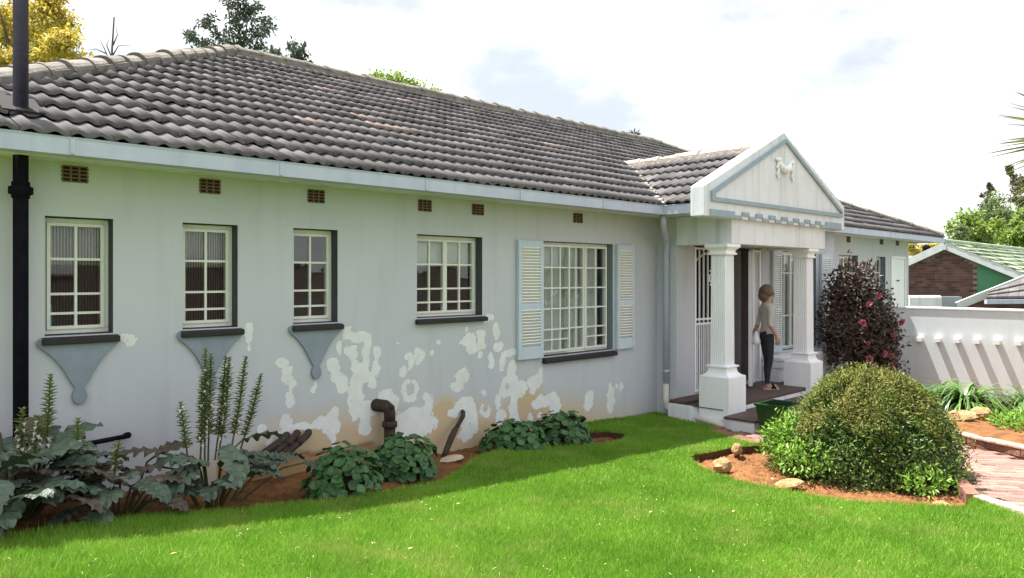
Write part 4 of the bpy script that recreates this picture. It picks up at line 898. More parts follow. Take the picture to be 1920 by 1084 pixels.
def mound(n, m, name, L, Wd, sel, shell):
    # superellipse dome in the bush frame
    u = rng.uniform(0, 2*PI, n*2); h = rng.random(n*2)**.8;
    prof = np.sqrt(np.clip(1-h**2.1, 0, 1))*(1-.18*h)
    s = rng.uniform(shell[0], shell[1], n*2)*(1+.03*np.sin(u*5+h*6)+.03*np.sin(u*9-h*11)+.05*(vnoise(u*5+9, h*7+3, 77)-.5))
    a = .84*prof*np.cos(u)*s; b_ = .76*prof*np.sin(u)*s; z = .90*h*s
    z = z-.10*np.clip(-a, 0, 1)*h
    P = np.stack([6.84+RV[0]*a+FWD[0]*b_, 2.54+RV[1]*a+FWD[1]*b_, gzf(6.8)-.06+z], 1)
    nr = np.stack([RV[0]*a/.93**2+FWD[0]*b_/.64, RV[1]*a/.93**2+FWD[1]*b_/.64, z/.9], 1); nr = unit(nr)
    k = sel(P, a, b_, z, h) ; P, nr = P[k][:n], nr[k][:n]
    D = unit(nr*.45+rdir(len(P))*.6+np.array([0, 0, .25])); Nn = unit(nr+rdir(len(P))*.5+np.array([0, 0, .25]))
    return leaves(name, P, D, Nn, L*rng.uniform(.6, 1.35, len(P)), Wd*rng.uniform(.7, 1.3, len(P)), m, bush)
nz_ = lambda P: vnoise(P[:, 0]*6+P[:, 2]*4, P[:, 1]*6-P[:, 2]*5, 31)
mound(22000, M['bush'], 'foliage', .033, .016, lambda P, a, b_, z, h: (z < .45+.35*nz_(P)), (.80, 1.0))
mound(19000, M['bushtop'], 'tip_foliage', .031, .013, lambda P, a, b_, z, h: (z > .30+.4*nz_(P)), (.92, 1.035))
mound(5000, M['bush'], 'foliage', .034, .016, lambda P, a, b_, z, h: z > .3, (.8, .95))
tag(mound(520, M['bushtop'], 'stray_shoots', .05, .013, lambda P, a, b_, z, h: z > .1, (1.0, 1.09)), kind='stuff')
tag(mound(260, M['bushlight'], 'stray_shoots', .045, .016, lambda P, a, b_, z, h: z < .55, (1.0, 1.08)), kind='stuff')
q = MB(); rings = []
for k in range(9):
    h = k/8*.97; pr = math.sqrt(max(1-h**2.1, .002))*(1-.18*h)
    rings.append([(6.84+.65*pr*(RV[0]*math.cos(t)+.86*FWD[0]*math.sin(t)), 2.54+.65*pr*(RV[1]*math.cos(t)+.86*FWD[1]*math.sin(t)), gzf(6.8)-.1+.73*h) for t in np.linspace(0, 2*PI, 17)[:-1]])
q.loft(rings); q.build('trunk', M['twig_core'], bush)  # not a stem: hidden dark core, added to stop light leaking between leaves
lb = thing('shrub', 'small bright lime green leafy shrub at the left foot of the big dome bush', 'shrub', (6.35, 2.98, gzf(6.35)))
def clump(t, c, rad, n, L, Wd, m, seed, **k): return dome_leaves(c, rad, n, L, Wd, m, 'foliage', t, seed=seed, **k)
clump(lb, (6.40, 3.02, gzf(6.4)+.17), (.27, .27, .27), 900, .05, .022, M['bushlight'], 2, shell=(.55, 1.05), zlo=-.3, bumps=.15)
clump(lb, (6.17, 2.76, gzf(6.2)+.08), (.26, .26, .20), 620, .045, .02, M['bushlight'], 3, shell=(.6, 1.05), zlo=-.2, bumps=.15)
clump(lb, (6.62, 3.16, gzf(6.6)+.08), (.25, .25, .25), 700, .045, .02, M['bush'], 4, shell=(.5, .95), zlo=-.2)
# sprigs round the foot of the bush on the right
sp = thing('shrub', 'low light green seedling growing at the right foot of the dome bush', 'shrub', (6.50, 1.95, gzf(6.5)))
clump(sp, (6.42, 1.93, gzf(6.5)+.02), (.26, .2, .16), 300, .045, .02, M['bushlight'], 6, shell=(.5, 1.05), zlo=-.1)

# camellia
cam_ = thing('camellia_shrub', 'tall dark camellia shrub with pink flowers between the porch and garden wall', 'shrub', (11.95, 4.62, -.2))
q = MB(); q.tube([(11.95, 4.62, -.3), (11.95, 4.6, .4), (11.9, 4.62, 1.2)], [.04, .03, .015], 8); q.tube([(11.95, 4.62, .2), (12.2, 4.5, .9), (12.3, 4.45, 1.3)], [.025, .02, .01], 6); q.build('trunk', M['bark'], cam_)
for cc, rr, n in (((11.75, 4.70, .95), (.36, .38, .78), 3300), ((12.12, 4.50, .9), (.40, .38, .76), 3300), ((12.28, 4.36, .75), (.27, .30, .5), 1300), ((11.95, 4.62, 1.45), (.36, .36, .5), 1700), ((12.3, 4.42, .2), (.5, .4, .5), 1300)):
    clump(cam_, cc, rr, n, .075, .036, M['camellia'], n, shell=(.45, 1.08), zlo=-.9, tilt=.9, bumps=.2)
fl = []
for (u, r_) in (((11.42, 4.30, 1.02), .055), ((11.85, 4.15, .55), .05), ((11.95, 4.08, .52), .04), ((11.55, 4.25, .48), .055), ((12.2, 4.02, 1.02), .05), ((11.8, 4.22, 1.42), .045), ((12.1, 4.1, .82), .035), ((11.6, 4.28, 1.3), .04), ((12.0, 4.1, .36), .045), ((11.62, 4.3, .72), .03)):
    nn = 16; d = rdir(nn); P = np.tile(np.array(u), (nn, 1)); V, F = leaf_arrays(P, unit(d*.8+np.array([-.5, -.5, .2])*.6), np.tile([-.6, -.7, .3], (nn, 1))+d*.3, np.full(nn, r_*1.3), np.full(nn, r_*1.2), .2, .3)
    fast_obj('flower', V, F, M['pink'], cam_)

def strappy(name, label, c, n, L, Wd, m, group=None, up=.9, zoff=0, cat='plant'):
    t = thing(name, label, cat, c, group); az = rng.uniform(0, 2*PI, n); el = rng.uniform(.25, 1.35, n)*up; Ls = L*rng.uniform(.6, 1.15, n); segs = 5; V = []; F = []
    for i in range(n):
        dh = np.array([math.cos(az[i]), math.sin(az[i]), 0]); sd = np.array([-dh[1], dh[0], 0]); p = np.array(c)+dh*rng.uniform(0, .06)+sd*rng.uniform(-.05, .05); e = el[i]; b0 = len(V)*1
        for k in range(segs+1):
            w_ = Wd*(1-(k/segs)**2.2)*.5+.0008; V += [p-sd*w_, p+sd*w_]; p = p+(dh*math.cos(e)+np.array([0, 0, math.sin(e)]))*Ls[i]/segs; e -= .42*(1.25-up*.2)
        for k in range(segs): F.append((b0+2*k, b0+2*k+1, b0+2*k+3, b0+2*k+2))
    fast_obj('foliage', np.array(V), np.array(F), m, t); return t
G_ = 'strap leaved plants along the garden wall'
strappy('strap_plant', 'wide strap leaved plant in front of the slanted shadows on the garden wall', (11.6, 3.0, -.10), 280, .85, .038, M['strap'], G_)
strappy('strap_plant', 'strap leaved plant with darker broad leaves just behind the dome bush', (11.75, 3.5, -.10), 120, .85, .065, M['strap'], G_)
strappy('strap_plant', 'strap leaved plant cut off by the right edge of the photo, below the last blocks', (12.0, 2.35, -.12), 200, .75, .038, M['strap'], G_)
fn = strappy('fern', 'feathery bright green fern clump below the dark camellia', (10.75, 4.25, -.10), 260, .85, .024, M['fern'], up=1.2)
strappy('fern', 'narrow leaved fern behind the pillar at the porch corner', (11.2, 3.95, -.12), 220, .85, .024, M['fern'], up=1.2)
gc = thing('ground_cover', 'low leafy green ground cover on red soil above the brick edging', 'plant', (10.2, 2.1, 0))
for cc in ((10.0, 2.0, .0), (10.3, 2.2, -.02), (10.5, 1.85, -.02), (10.9, 2.1, -.05), (10.2, 1.6, 0)): clump(gc, cc, (.3, .26, .14), 330, .055, .03, M['bushlight'], 9, shell=(.5, 1.05), zlo=0)

# round leaved shrubs in the wall bed
q = MB(); k8 = 9; q.v.append((0, .42, -.06)); 
for k in range(k8):
    t = 2*PI*k/k8; r = .5*(1-.1*(k % 2)); q.v.append((r*math.sin(t), .42-r*math.cos(t)*.95+.0, .04+.06*math.sin(3*t)))
for k in range(k8): q.f.append((0, 1+k, 1+(k+1) % k8)); q.mi.append(0)
rl = q.mesh('leaf', M['round'])
def place_leaf(me, p, d, n, s, par, name='leaf'):
    d = Vector(d).normalized(); n = Vector(n); sd = d.cross(n).normalized(); n2 = sd.cross(d); o = bpy.data.objects.new(name, me)
    m3 = Matrix((sd, d, n2)).transposed().to_4x4(); o.matrix_basis = Matrix.Translation(Vector(p)) @ m3 @ Matrix.Scale(s, 4); return link(o, par)
GS_ = 'round leaved green shrubs along the house wall'
for (x, y, rx, rz, nl, lab) in ((2.86, 4.66, .27, .30, 235, 'round leaved shrub nearest the spiky plant, left of the elbow vent pipe'), (3.58, 4.93, .27, .28, 235, 'round leaved shrub at the foot of the elbow vent pipe'), (4.98, 5.06, .31, .25, 235, 'round leaved shrub under the left end of the shuttered window'), (5.62, 5.05, .30, .27, 235, 'round leaved shrub under the shuttered window, last before the lawn')):
    t = thing('leafy_shrub', lab, 'shrub', (x, y, gzf(x)-.05), GS_); z0 = gzf(x)-.03
    q = MB(); q.ball((x, y, z0+rz*.32), rx*.62, rx*.58, rz*.5, 10, 6, .1, nl)  # solid dark ball added inside to darken the gaps between leaves
    for k in range(14):
        a = k*2.4; q.tube([(x, y, z0), (x+rx*.6*math.cos(a), y+rx*.6*math.sin(a), z0+rz*.6)], .005, 5)
    q.build('stem', M['twig_core'], t)
    for k in range(nl):
        zz = 1-(k+.5)/nl*1.02; a = k*2.39996+rng.uniform(-.2, .2); rr = math.sqrt(max(1-zz*zz, 0)); d = Vector((rr*math.cos(a), rr*math.sin(a), zz)); bmp = 1+.1*math.sin(a*3+zz*4)
        s_ = rng.uniform(.84, 1.06)*bmp; p = Vector((x, y, z0+.02))+Vector((d.x*rx*s_, d.y*rx*s_, (d.z*rz)*s_)); tang = Vector((0, 0, -1))*.8+Vector(rng.normal(0, .5, 3))+Vector((math.cos(a), math.sin(a), 0))*.5
        nn = (d+Vector((0, -.15, .35))+Vector(rng.normal(0, .28, 3))).normalized(); tang = tang-nn*tang.dot(nn)
        place_leaf(rl, p-tang.normalized()*.02, tang, nn, rng.uniform(.062, .088), t)

# acanthus: lobed leaves and flower spikes
def acanthus_mesh(seed, m, lob=5):
    rr = random.Random(seed); n = lob*4; q = MB(); mid = []; lf = []; rt = []
    bend = rr.uniform(.5, 1.0)
    for i in range(n+1):
        s = i/n; z = .16*math.sin(s*PI*.55)-bend*.42*s*s; y = s*(1-.12*s); base = .30*math.sin(PI*min(s**.75*.93+.05, 1))**.8
        ph = (s*lob) % 1; lobe = .58+.42*math.sin(PI*ph)**.7; w = base*lobe+.012
        if i == n: w = .004
        wav = .05*math.sin(s*lob*2*PI+rr.random())
        mid.append((0, y, z)); lf.append((-w, y+.10*w*2*math.sin(PI*ph), z-.25*w+wav+.05)); rt.append((w, y+.10*w*2*math.sin(PI*ph+.3), z-.25*w-wav*.7+.05))
    for i in range(n):
        for e, fl_ in ((lf, 0), (rt, 1)):
            a, b_, c_, d_ = mid[i], mid[i+1], e[i+1], e[i]; h1 = tuple((p+r)/2 for p, r in zip(a, d_)); h2 = tuple((p+r)/2 for p, r in zip(b_, c_)); h1 = (h1[0], h1[1], h1[2]+.022); h2 = (h2[0], h2[1], h2[2]+.022)
            q.quad(a, b_, h2, h1); q.quad(h1, h2, c_, d_)
    return q.mesh('leaf', m, True)
AC = [acanthus_mesh(i, M['acan'], 4+i % 3) for i in range(4)]+[acanthus_mesh(9, M['acan_brown'], 5)]
def acanthus(label, c, lvs, spikes, group='acanthus plants in the wall bed'):
    t = thing('acanthus_plant', label, 'plant', c, group); st = MB()
    for (dx, dy, dz, az, el, s, k) in lvs:
        p = Vector((c[0]+dx, c[1]+dy, c[2]+dz)); d = Vector((math.cos(az)*math.cos(el), math.sin(az)*math.cos(el), math.sin(el))); nn = Vector((-math.cos(az)*math.sin(el), -math.sin(az)*math.sin(el), math.cos(el)))+Vector(rng.normal(0, .2, 3))
        place_leaf(AC[k], p, d, nn, s, t); st.tube([(c[0]+dx*.3, c[1]+dy*.3, c[2]-.05), tuple(p*.5+Vector((c[0]+dx*.5, c[1]+dy*.5, c[2]+dz*.8))*.5), tuple(p)], .007, 5)
    st.build('leaf_stalk', M['stem'], t)
    for (b_, tp, fw) in spikes:
        b_, tp = Vector(b_), Vector(tp); s = MB(); mid_ = (b_+tp)/2+Vector(rng.normal(0, .008, 3)); s.tube([b_, mid_, tp], [.006, .005, .003], 6); so_ = s.build('flower_spike', M['stem'], t)
        L = (tp-b_).length; nb = int(L*.78/.0175); P = []; D = []; Nn = []; Ls = []; PF = []; DF = []
        for k in range(nb):
            f = .24+.76*k/nb; p = b_*(1-f)+tp*f; p = p+(mid_-(b_+tp)/2)*(1-abs(2*f-1)); r = 1-.45*max(0, (f-.75)/.25)
            for j in range(4):
                a = k*.8+j*PI/2; o = Vector((math.cos(a), math.sin(a), .45+.9*max(0, f-.8)*5)).normalized(); P.append(p); D.append(o); Nn.append((-o.x*.5, -o.y*.5, 1)); Ls.append(.05*r*rng.uniform(.8, 1.2))
                if rng.random() < fw*(1.15-f): PF.append(p+o*.006-Vector((0, 0, .012))); DF.append((o.x, o.y, -.1))
        Ls = np.array(Ls); V, F = leaf_arrays(np.array(P), np.array(D), np.array(Nn), Ls, Ls*.5, .2, .1); bo = fast_obj('bract', V, F, M['bract'], so_); tag(bo, kind='stuff')
        if PF:
            nf = len(PF); V, F = leaf_arrays(np.array(PF), np.array(DF), np.tile([0, 0, 1.], (nf, 1)), np.full(nf, .034), np.full(nf, .022), .2, .5); bo = fast_obj('flower', V, F, M['bloom'], so_); tag(bo, kind='stuff')
    return t
def ros(n, r, zmin, zmax, smin, smax, azc=-PI/2, spread=PI, brown=.15, seed=0):
    rr = random.Random(seed); o = []
    for i in range(n):
        az = azc+spread*(2*((i+.5)/n)-1)+rr.uniform(-.25, .25); f = rr.random(); o.append((r*math.cos(az)*(.35+.65*f), r*math.sin(az)*(.35+.65*f), zmin+(zmax-zmin)*(1-f*.8)*rr.uniform(.7, 1), az, rr.uniform(-.35, .25)+.35*(1-f), rr.uniform(smin, smax), 4 if rr.random() < brown else rr.randrange(4)))
    return o
A1 = (.95, 5.0, .40)
acanthus('large acanthus mass with lobed leaves in front of the black soil pipe', A1, ros(26, .34, .05, .36, .27, .40, seed=1)+ros(20, .42, .0, .26, .26, .36, azc=-PI/2, spread=2.0, seed=2)+[(.12, -.28, .14, -.6, -.2, .32, 0), (-.1, .1, .46, 2.4, .3, .30, 4), (.28, -.1, .22, .2, .1, .32, 2), (.05, .1, .38, 1.0, .4, .3, 4)],
    [((1.045, 4.82, .66), (1.063, 4.80, 1.165), .15), ((.985, 4.80, .62), (1.0, 4.78, .94), .7), ((.93, 4.84, .62), (.938, 4.84, .985), .75), ((1.185, 4.82, .55), (1.2, 4.8, .90), .45)])
acanthus('acanthus beside the bent waste pipe with one small flower spike', (1.42, 4.86, .32), ros(11, .30, .02, .24, .24, .32, azc=-PI/2, spread=1.7, seed=5, brown=.25)+[(.25, -.1, .12, -.2, -.1, .26, 1), (.3, .2, .24, .3, .2, .3, 4)], [((1.39, 4.8, .5), (1.42, 4.8, .74), .1)])
acanthus('acanthus with tall flower spikes below the second and third windows', (2.0, 4.86, .27), ros(12, .26, .02, .34, .27, .36, azc=-PI/2, spread=1.9, seed=7, brown=.08)+[(0, -.18, .36, -1.6, -.5, .36, 0), (.12, -.12, .3, -.9, -.4, .34, 1), (-.16, -.12, .24, -2.5, -.2, .33, 2), (.2, .0, .34, .0, .0, .34, 3), (-.25, .15, .30, 2.9, .15, .34, 4), (-.3, .05, .24, 3.3, .0, .34, 4), (.38, -.02, .2, -.1, -.15, .24, 1), (.6, -.1, .14, -.5, -.4, .22, 2), (.5, .05, .18, .1, -.1, .22, 0)],
    [((1.85, 4.88, .52), (1.807, 4.9, .91), .1), ((1.955, 4.88, .5), (1.967, 4.9, 1.24), .3), ((1.985, 4.9, .5), (2.004, 4.9, 1.205), .25), ((1.925, 4.88, .5), (1.938, 4.88, 1.05), .3), ((2.03, 4.9, .5), (2.112, 4.92, 1.18), .3), ((2.05, 4.9, .5), (2.128, 4.9, 1.17), .3), ((2.12, 4.88, .5), (2.243, 4.9, 1.17), .1), ((2.19, 4.9, .5), (2.353, 4.9, 1.04), .0)])

acanthus('acanthus at the bottom left corner with leaves spilling over the lawn edge', (.74, 4.74, .40), ros(22, .34, .03, .34, .28, .38, azc=-PI/2, spread=2.6, seed=21, brown=.1), [])
# yucca at the right edge
yc = thing('yucca_tree', 'yucca with long pointed blades reaching in at the right edge of the photo', 'tree', (11.25, 1.42, -.05))
q = MB(); q.tube([(11.25, 1.42, -.1), (11.22, 1.40, 1.4), (11.25, 1.42, 3.3)], [.12, .10, .085], 10); q.build('trunk', M['bark'], yc)
def ros_blades(c, n, L, Wd, e0, e1, m, par, droop):
    V = []; F = []
    for i in range(n):
        az = rng.uniform(0, 2*PI); e = rng.uniform(e0, e1); dh = np.array([math.cos(az), math.sin(az), 0]); sd = np.array([-dh[1], dh[0], 0]); p = np.array(c, float); b0 = len(V); l_ = L*rng.uniform(.85, 1.08)
        for k in range(6):
            w_ = Wd*(.5-.48*(k/5)**1.6); V += [p-sd*w_, p+np.array([0, 0, -.8*w_]), p+sd*w_]; p = p+(dh*math.cos(e)+np.array([0, 0, math.sin(e)]))*l_/5; e -= droop
        for k in range(5):
            a = b0+3*k; F += [(a, a+1, a+4, a+3), (a+1, a+2, a+5, a+4)]
    return fast_obj('foliage', np.array(V), np.array(F), m, par)
ros_blades((11.25, 1.42, 3.4), 210, 1.22, .10, -.35, 1.3, M['yucca'], yc, .03)
ros_blades((11.25, 1.42, 3.0), 110, 1.15, .05, -.7, .2, M['yucca'], yc, .14)

# ---------------------------------------------------------------- trees
def tree(name, label, base, trunk_pts, limbs, clumps, m, leaf, seed=0, group=None, tr=.18, bark='bark', dens=1.0, jit=.25):
    t = thing(name, label, 'tree', base, group); q = MB(); rr = random.Random(seed)
    q.tube(trunk_pts, list(np.linspace(tr, tr*.35, len(trunk_pts))), 9)
    for l in limbs: q.tube(l, list(np.linspace(tr*.45, tr*.06, len(l))), 6)
    q.build('trunk', M[bark], t)
    Ps, Ds, Ns = [], [], []
    for (c, rad, n) in clumps:
        n = int(n*dens); k = max(3, n//70); sub = np.array(c)+rdir(k)*np.array(rad)*rng.uniform(.35, .95, (k, 1)); idx = rng.integers(0, k, n)
        P = sub[idx]+rng.normal(0, 1, (n, 3))*np.array(rad)*jit; Ps.append(P); d = unit(P-np.array(c)); Ds.append(unit(d*.5+rdir(n)*.8+np.array([0, 0, -.15]))); Ns.append(unit(d*.6+rdir(n)*.7+np.array([0, 0, .5])))
    P, D, Nn = map(np.concatenate, (Ps, Ds, Ns)); n = len(P)
    leaves('crown', P, D, Nn, leaf*rng.uniform(.6, 1.4, n), leaf*.5*rng.uniform(.7, 1.3, n), M[m], t); return t
def at(u, v, d):
    t = (u-960)/1400; c_, s_ = math.cos(math.radians(45.8)), math.sin(math.radians(45.8)); return Vector((d*(c_+s_*t), d*(s_-c_*t), 1.71-(v-519)/1400*d))
def px(r, d): return r/1400*d
d = 24
yt = at(60, 300, d)
tree('yellow_tree', 'yellow leaved tree behind the roof beside the black soil pipe', (yt.x, yt.y, -.1), [(yt.x, yt.y, -.3), (yt.x+.2, yt.y, 4), tuple(at(50, 90, d))], [[tuple(at(45, 200, d)), tuple(at(90, 90, d)), tuple(at(120, 60, d))], [tuple(at(40, 180, d)), tuple(at(10, 60, d)), tuple(at(0, 20, d))]],
     [(tuple(at(a, b_, d+o)), (px(r, d), px(r, d), px(r*.8, d)), n) for a, b_, r, n, o in ((85, 35, 48, 700, 0), (120, 85, 40, 650, -1), (70, 110, 50, 700, 0), (145, 125, 28, 420, -1), (20, 120, 40, 550, 0), (10, 20, 45, 600, 1), (55, 65, 45, 500, 1), (-60, 60, 60, 700, 0), (95, 10, 30, 350, 0), (-30, 140, 50, 500, 0))], 'yellow', .17, 1, tr=.2, jit=.2, dens=1.5)
ol = at(20, 100, d+2)
tree('olive_tree', 'olive green tree mixed behind the yellow one at the top left corner', (ol.x, ol.y, -.1), [(ol.x, ol.y, -.3), (ol.x, ol.y, 5), tuple(at(25, 60, d+2))], [], [(tuple(at(a, b_, d+2)), (px(r, d), px(r, d), px(r*.8, d)), n) for a, b_, r, n in ((70, 60, 40, 350), (15, 80, 40, 450), (95, 115, 40, 350), (5, 50, 30, 300))], 'olive', .16, 2, dens=1.5)
b0 = at(213, 200, 22)
tree('bare_tree', 'small bare branched tree behind the left hip of the roof', (b0.x, b0.y, -.1), [(b0.x, b0.y, -.3), tuple(at(212, 150, 22)), tuple(at(210, 95, 22)), tuple(at(214, 32, 22))],
     [[tuple(at(212, 130, 22)), tuple(at(196, 92, 22)), tuple(at(185, 70, 22))], [tuple(at(211, 105, 22)), tuple(at(222, 86, 22)), tuple(at(248, 85, 22))], [tuple(at(198, 100, 22)), tuple(at(180, 92, 22)), tuple(at(165, 94, 22))], [tuple(at(211, 112, 22)), tuple(at(200, 85, 22)), tuple(at(205, 72, 22))], [tuple(at(212, 85, 22)), tuple(at(220, 66, 22)), tuple(at(218, 50, 22))], [tuple(at(205, 125, 22)), tuple(at(178, 118, 22)), tuple(at(170, 105, 22))]],
     [(tuple(at(212, 160, 22)), (.2, .2, .2), 40)], 'euc', .1, 3, tr=.05)
d = 25; e0 = at(448, 230, d)
stems = [((447, 160), (440, 90), (430, 40), (428, -20)), ((449, 160), (458, 90), (464, 40), (470, 8)), ((446, 150), (425, 95), (405, 60), (392, 40)), ((450, 150), (476, 92), (488, 60), (500, 48)), ((446, 150), (415, 105), (385, 82), (366, 74)), ((448, 160), (450, 80), (447, 20), (450, -40))]
cl = []
for s_ in stems:
    for (a, b_), (a2, b2) in zip(s_[1:], s_[2:]+(s_[-1],)):
        for f in (0, .35, .7): cl.append((tuple(at(a+(a2-a)*f+rng.normal(0, 7), b_+(b2-b_)*f+rng.normal(0, 6), d+rng.normal(0, .3))), (px(9, d), px(9, d), px(7, d)), 42))
for a, b_, r, n in ((432, 100, 26, 170), (470, 104, 26, 200), (440, 8, 20, 130), (462, 28, 18, 120), (452, 66, 16, 90), (500, 108, 16, 110)): cl.append((tuple(at(a, b_, d)), (px(r, d), px(r, d), px(r*.8, d)), n))
tree('gum_tree', 'tall sparse grey green gum tree rising behind the roof peak', (e0.x, e0.y, -.1), [(e0.x, e0.y, -.3), tuple(at(447, 170, d)), tuple(at(447, 120, d))], [[tuple(at(a, b_, d)) for a, b_ in s_] for s_ in stems], cl, 'euc', .15, 4, tr=.09, jit=.45)
e1 = at(540, 160, 22)
tree('grey_shrub_tree', 'low rounded grey green treetop just over the ridge right of the gum tree', (e1.x, e1.y, -.1), [(e1.x, e1.y, -.3), tuple(at(540, 130, 22))], [], [(tuple(at(a, b_, 22)), (px(r, 22), px(r, 22), px(r*.8, 22)), n) for a, b_, r, n in ((545, 108, 30, 480), (515, 112, 24, 330), (565, 112, 16, 200), (490, 115, 18, 200))], 'euc', .16, 5)
g0 = at(745, 190, 30)
tree('bright_tree', 'bright lime green treetop showing over the middle of the ridge', (g0.x, g0.y, -.1), [(g0.x, g0.y, -.3), tuple(at(745, 190, 30))], [], [(tuple(at(a, b_, 30)), (px(r, 30), px(r, 30), px(r*.7, 30)), n) for a, b_, r, n in ((705, 156, 26, 420), (740, 160, 30, 520), (780, 168, 30, 480), (810, 180, 18, 200), (845, 190, 14, 70))], 'bright', .17, 6, dens=2.2)
s0 = at(1188, 265, 34)
tree('small_treetop', 'tiny dark treetop peeping over the ridge left of the pediment', (s0.x, s0.y, -.1), [(s0.x, s0.y, -.3), tuple(at(1188, 256, 34))], [], [(tuple(at(1188, 256, 34)), (px(12, 34), px(12, 34), px(9, 34)), 120)], 'euc', .18, 7)
RG = 'trees beyond the neighbour house'
for (nm, lab, u, v, r, dd, n, m_, lf) in (('leafy_tree', 'bushy bright green tree just right of the roof corner above the green tiles', 1825, 430, 38, 40, 900, 'bright', .34), ('leafy_tree', 'grey green feathery tree in the middle of the group over the green roof', 1868, 410, 42, 44, 1000, 'mid', .36), ('leafy_tree', 'mid green tree at the right edge behind the green tiled roof', 1920, 430, 45, 42, 900, 'bright', .36), ('conifer_tree', 'small brown green conifer top behind the feathery tree', 1853, 368, 22, 52, 520, 'conif', .3), ('conifer_tree', 'tall dark conifer at the right photo edge behind the yucca blades', 1912, 352, 38, 54, 900, 'conif', .34), ('leafy_tree', 'thin light green treetop at the end of the house gutter', 1800, 435, 16, 36, 160, 'mid', .26), ('leafy_tree', 'large dark tree far behind the neighbour house', 1990, 430, 70, 60, 900, 'mid', .5)):
    b0 = at(u, v, dd); s_ = px(r, dd); z = b0.z
    cl = [((b0.x+o[0]*s_, b0.y+o[1]*s_, z+o[2]*s_), (s_*.55, s_*.55, s_*.45), n//5) for o in ((0, 0, .55), (-.45, .45, .0), (.5, -.45, .05), (.1, -.1, -.4), (-.3, -.3, .2), (.35, .35, -.1), (-.2, .5, -.6), (.3, -.5, -.7))]
    if nm == 'conifer_tree': cl = [((b0.x+rng.normal(0, .2)*s_, b0.y+rng.normal(0, .2)*s_, z+(k-2)*.42*s_), (s_*(.75-.16*k), s_*(.75-.16*k), s_*.3), n//5) for k in range(5)]
    tree(nm, lab, (b0.x, b0.y, -.6), [(b0.x, b0.y, -.8), (b0.x+.1, b0.y, z*.5), (b0.x, b0.y, z)], [[(b0.x, b0.y, z*.5), (b0.x+s_*.5, b0.y-s_*.4, z)]], cl, m_, lf*.72, 11, RG, tr=.2, dens=1.8)
y2 = at(1728, 480, 34)
tree('yellow_shrub', 'yellow flowering treetop seen under the right end of the eave', (y2.x, y2.y, -.6), [(y2.x, y2.y, -.8), tuple(y2)], [], [(tuple(at(a, 464, 34)), (px(16, 34), px(16, 34), px(9, 34)), 260) for a in (1712, 1732, 1752)], 'yellow', .2, 13)
# far woodland
V = []; n = 9000; a = rng.uniform(-.35, 1.25, n); dd = rng.uniform(75, 100, n); P = np.stack([dd*np.cos(a), dd*np.sin(a), np.abs(rng.normal(0, 1.5, n))-.6], 1)
wo = leaves('woodland', P, rdir(n), unit(rdir(n)+np.array([0, 0, .6])), rng.uniform(1, 2.2, n), rng.uniform(.7, 1.4, n), M['mid']); tag(wo, kind='stuff')

# ================================================================ NEIGHBOURS
NX = 26.0
nb = thing('neighbour_house', 'neighbouring brown brick house with green side panel and green tiled roof', 'house', (32, 7, -.6))
M['nbrick'] = mat('neighbour_brick', (.085, .045, .042, 1), (.15, .08, .072, 1), .9, 2, island=.35)
M['mortar'] = mat('pale_mortar', (.20, .16, .145, 1), (.25, .2, .18, 1), .9, 5)
M['green'] = mat('green_paint', (.06, .19, .11, 1), (.075, .22, .13, 1), .8, 2, streak=.08)
M['gtile'] = mat('green_roof_tile', (.16, .25, .17, 1), (.33, .36, .24, 1), .8, 1.5, island=.35)
M['nbtrim'] = mat('pale_bargeboard', (.50, .52, .55, 1), (.58, .60, .62, 1), .7, 3, streak=.08)
AP, SL = (7.26, 2.78), .48
zg_ = lambda y: AP[1]-SL*abs(y-AP[0])
q = MB(); q.prism([(4.4, -.7), (10.1, -.7), (10.1, zg_(10.1)-.12), (7.26, 2.66), (4.4, zg_(4.4)-.12)], lambda a, c, d: (d, a, c), NX, NX+.2); q.build('wall', M['mortar'], nb)
q = MB(); bh = .086; bw_ = .235; k = 0
for r in range(40):
    z = .55+r*bh
    for c in range(16):
        y = 6.42+(c+.5*(r % 2))*bw_
        if z+bh > zg_(max(y+bw_, AP[0]) if y > AP[0] else y)-.2 or y > 9.3: continue
        q.box(NX-.012, NX+.002, y+.006, y+bw_-.006, z+.006, z+bh-.006)
tag(q.build('brick_courses', M['nbrick'], nb), kind='stuff')
q = MB(); q.prism([(4.45, -.6), (6.415, -.6), (6.415, zg_(6.415)-.16), (4.45, zg_(4.45)-.16)], lambda a, c, d: (d, a, c), NX-.016, NX-.002); q.build('green_panel', M['green'], nb)
q = MB(); q.bar((NX-.18, AP[0]-.001, AP[1]-.10), (NX-.18, 3.9, zg_(3.9)-.10), .05, .22); q.bar((NX-.18, AP[0]+.001, AP[1]-.10), (NX-.18, 10.6, zg_(10.6)-.10), .05, .22); q.build('bargeboard', M['nbtrim'], nb)
q = MB(); q.obox((NX-.215, AP[0], AP[1]-.16), (.012, 0, 0), (0, .05, 0), (0, 0, .07)); q.build('gable_finial', M['nbtrim'], nb)
q = MB()
for s_ in (-1, 1): q.quad((NX-.2, AP[0], AP[1]), (40, AP[0], AP[1]), (40, AP[0]+s_*3.5, AP[1]-SL*3.5), (NX-.2, AP[0]+s_*3.5, AP[1]-SL*3.5))
ro = q.build('roof', M['gtile'], nb); q = MB()
for r in range(11):
    for c in range(40):
        y0 = AP[0]-(r+1)*.31; x0 = NX-.22+c*.34; z0 = AP[1]-SL*(r+1)*.31; j = rng.uniform(0, .02)
        q.quad((x0, y0, z0+.05+j), (x0+.335, y0, z0+.05-j), (x0+.335, y0+.33, z0+SL*.33+.01), (x0, y0+.33, z0+SL*.33+.01)); q.quad((x0, y0, z0+.05+j), (x0, y0, z0+.0), (x0+.335, y0, z0+.0), (x0+.335, y0, z0+.05-j))
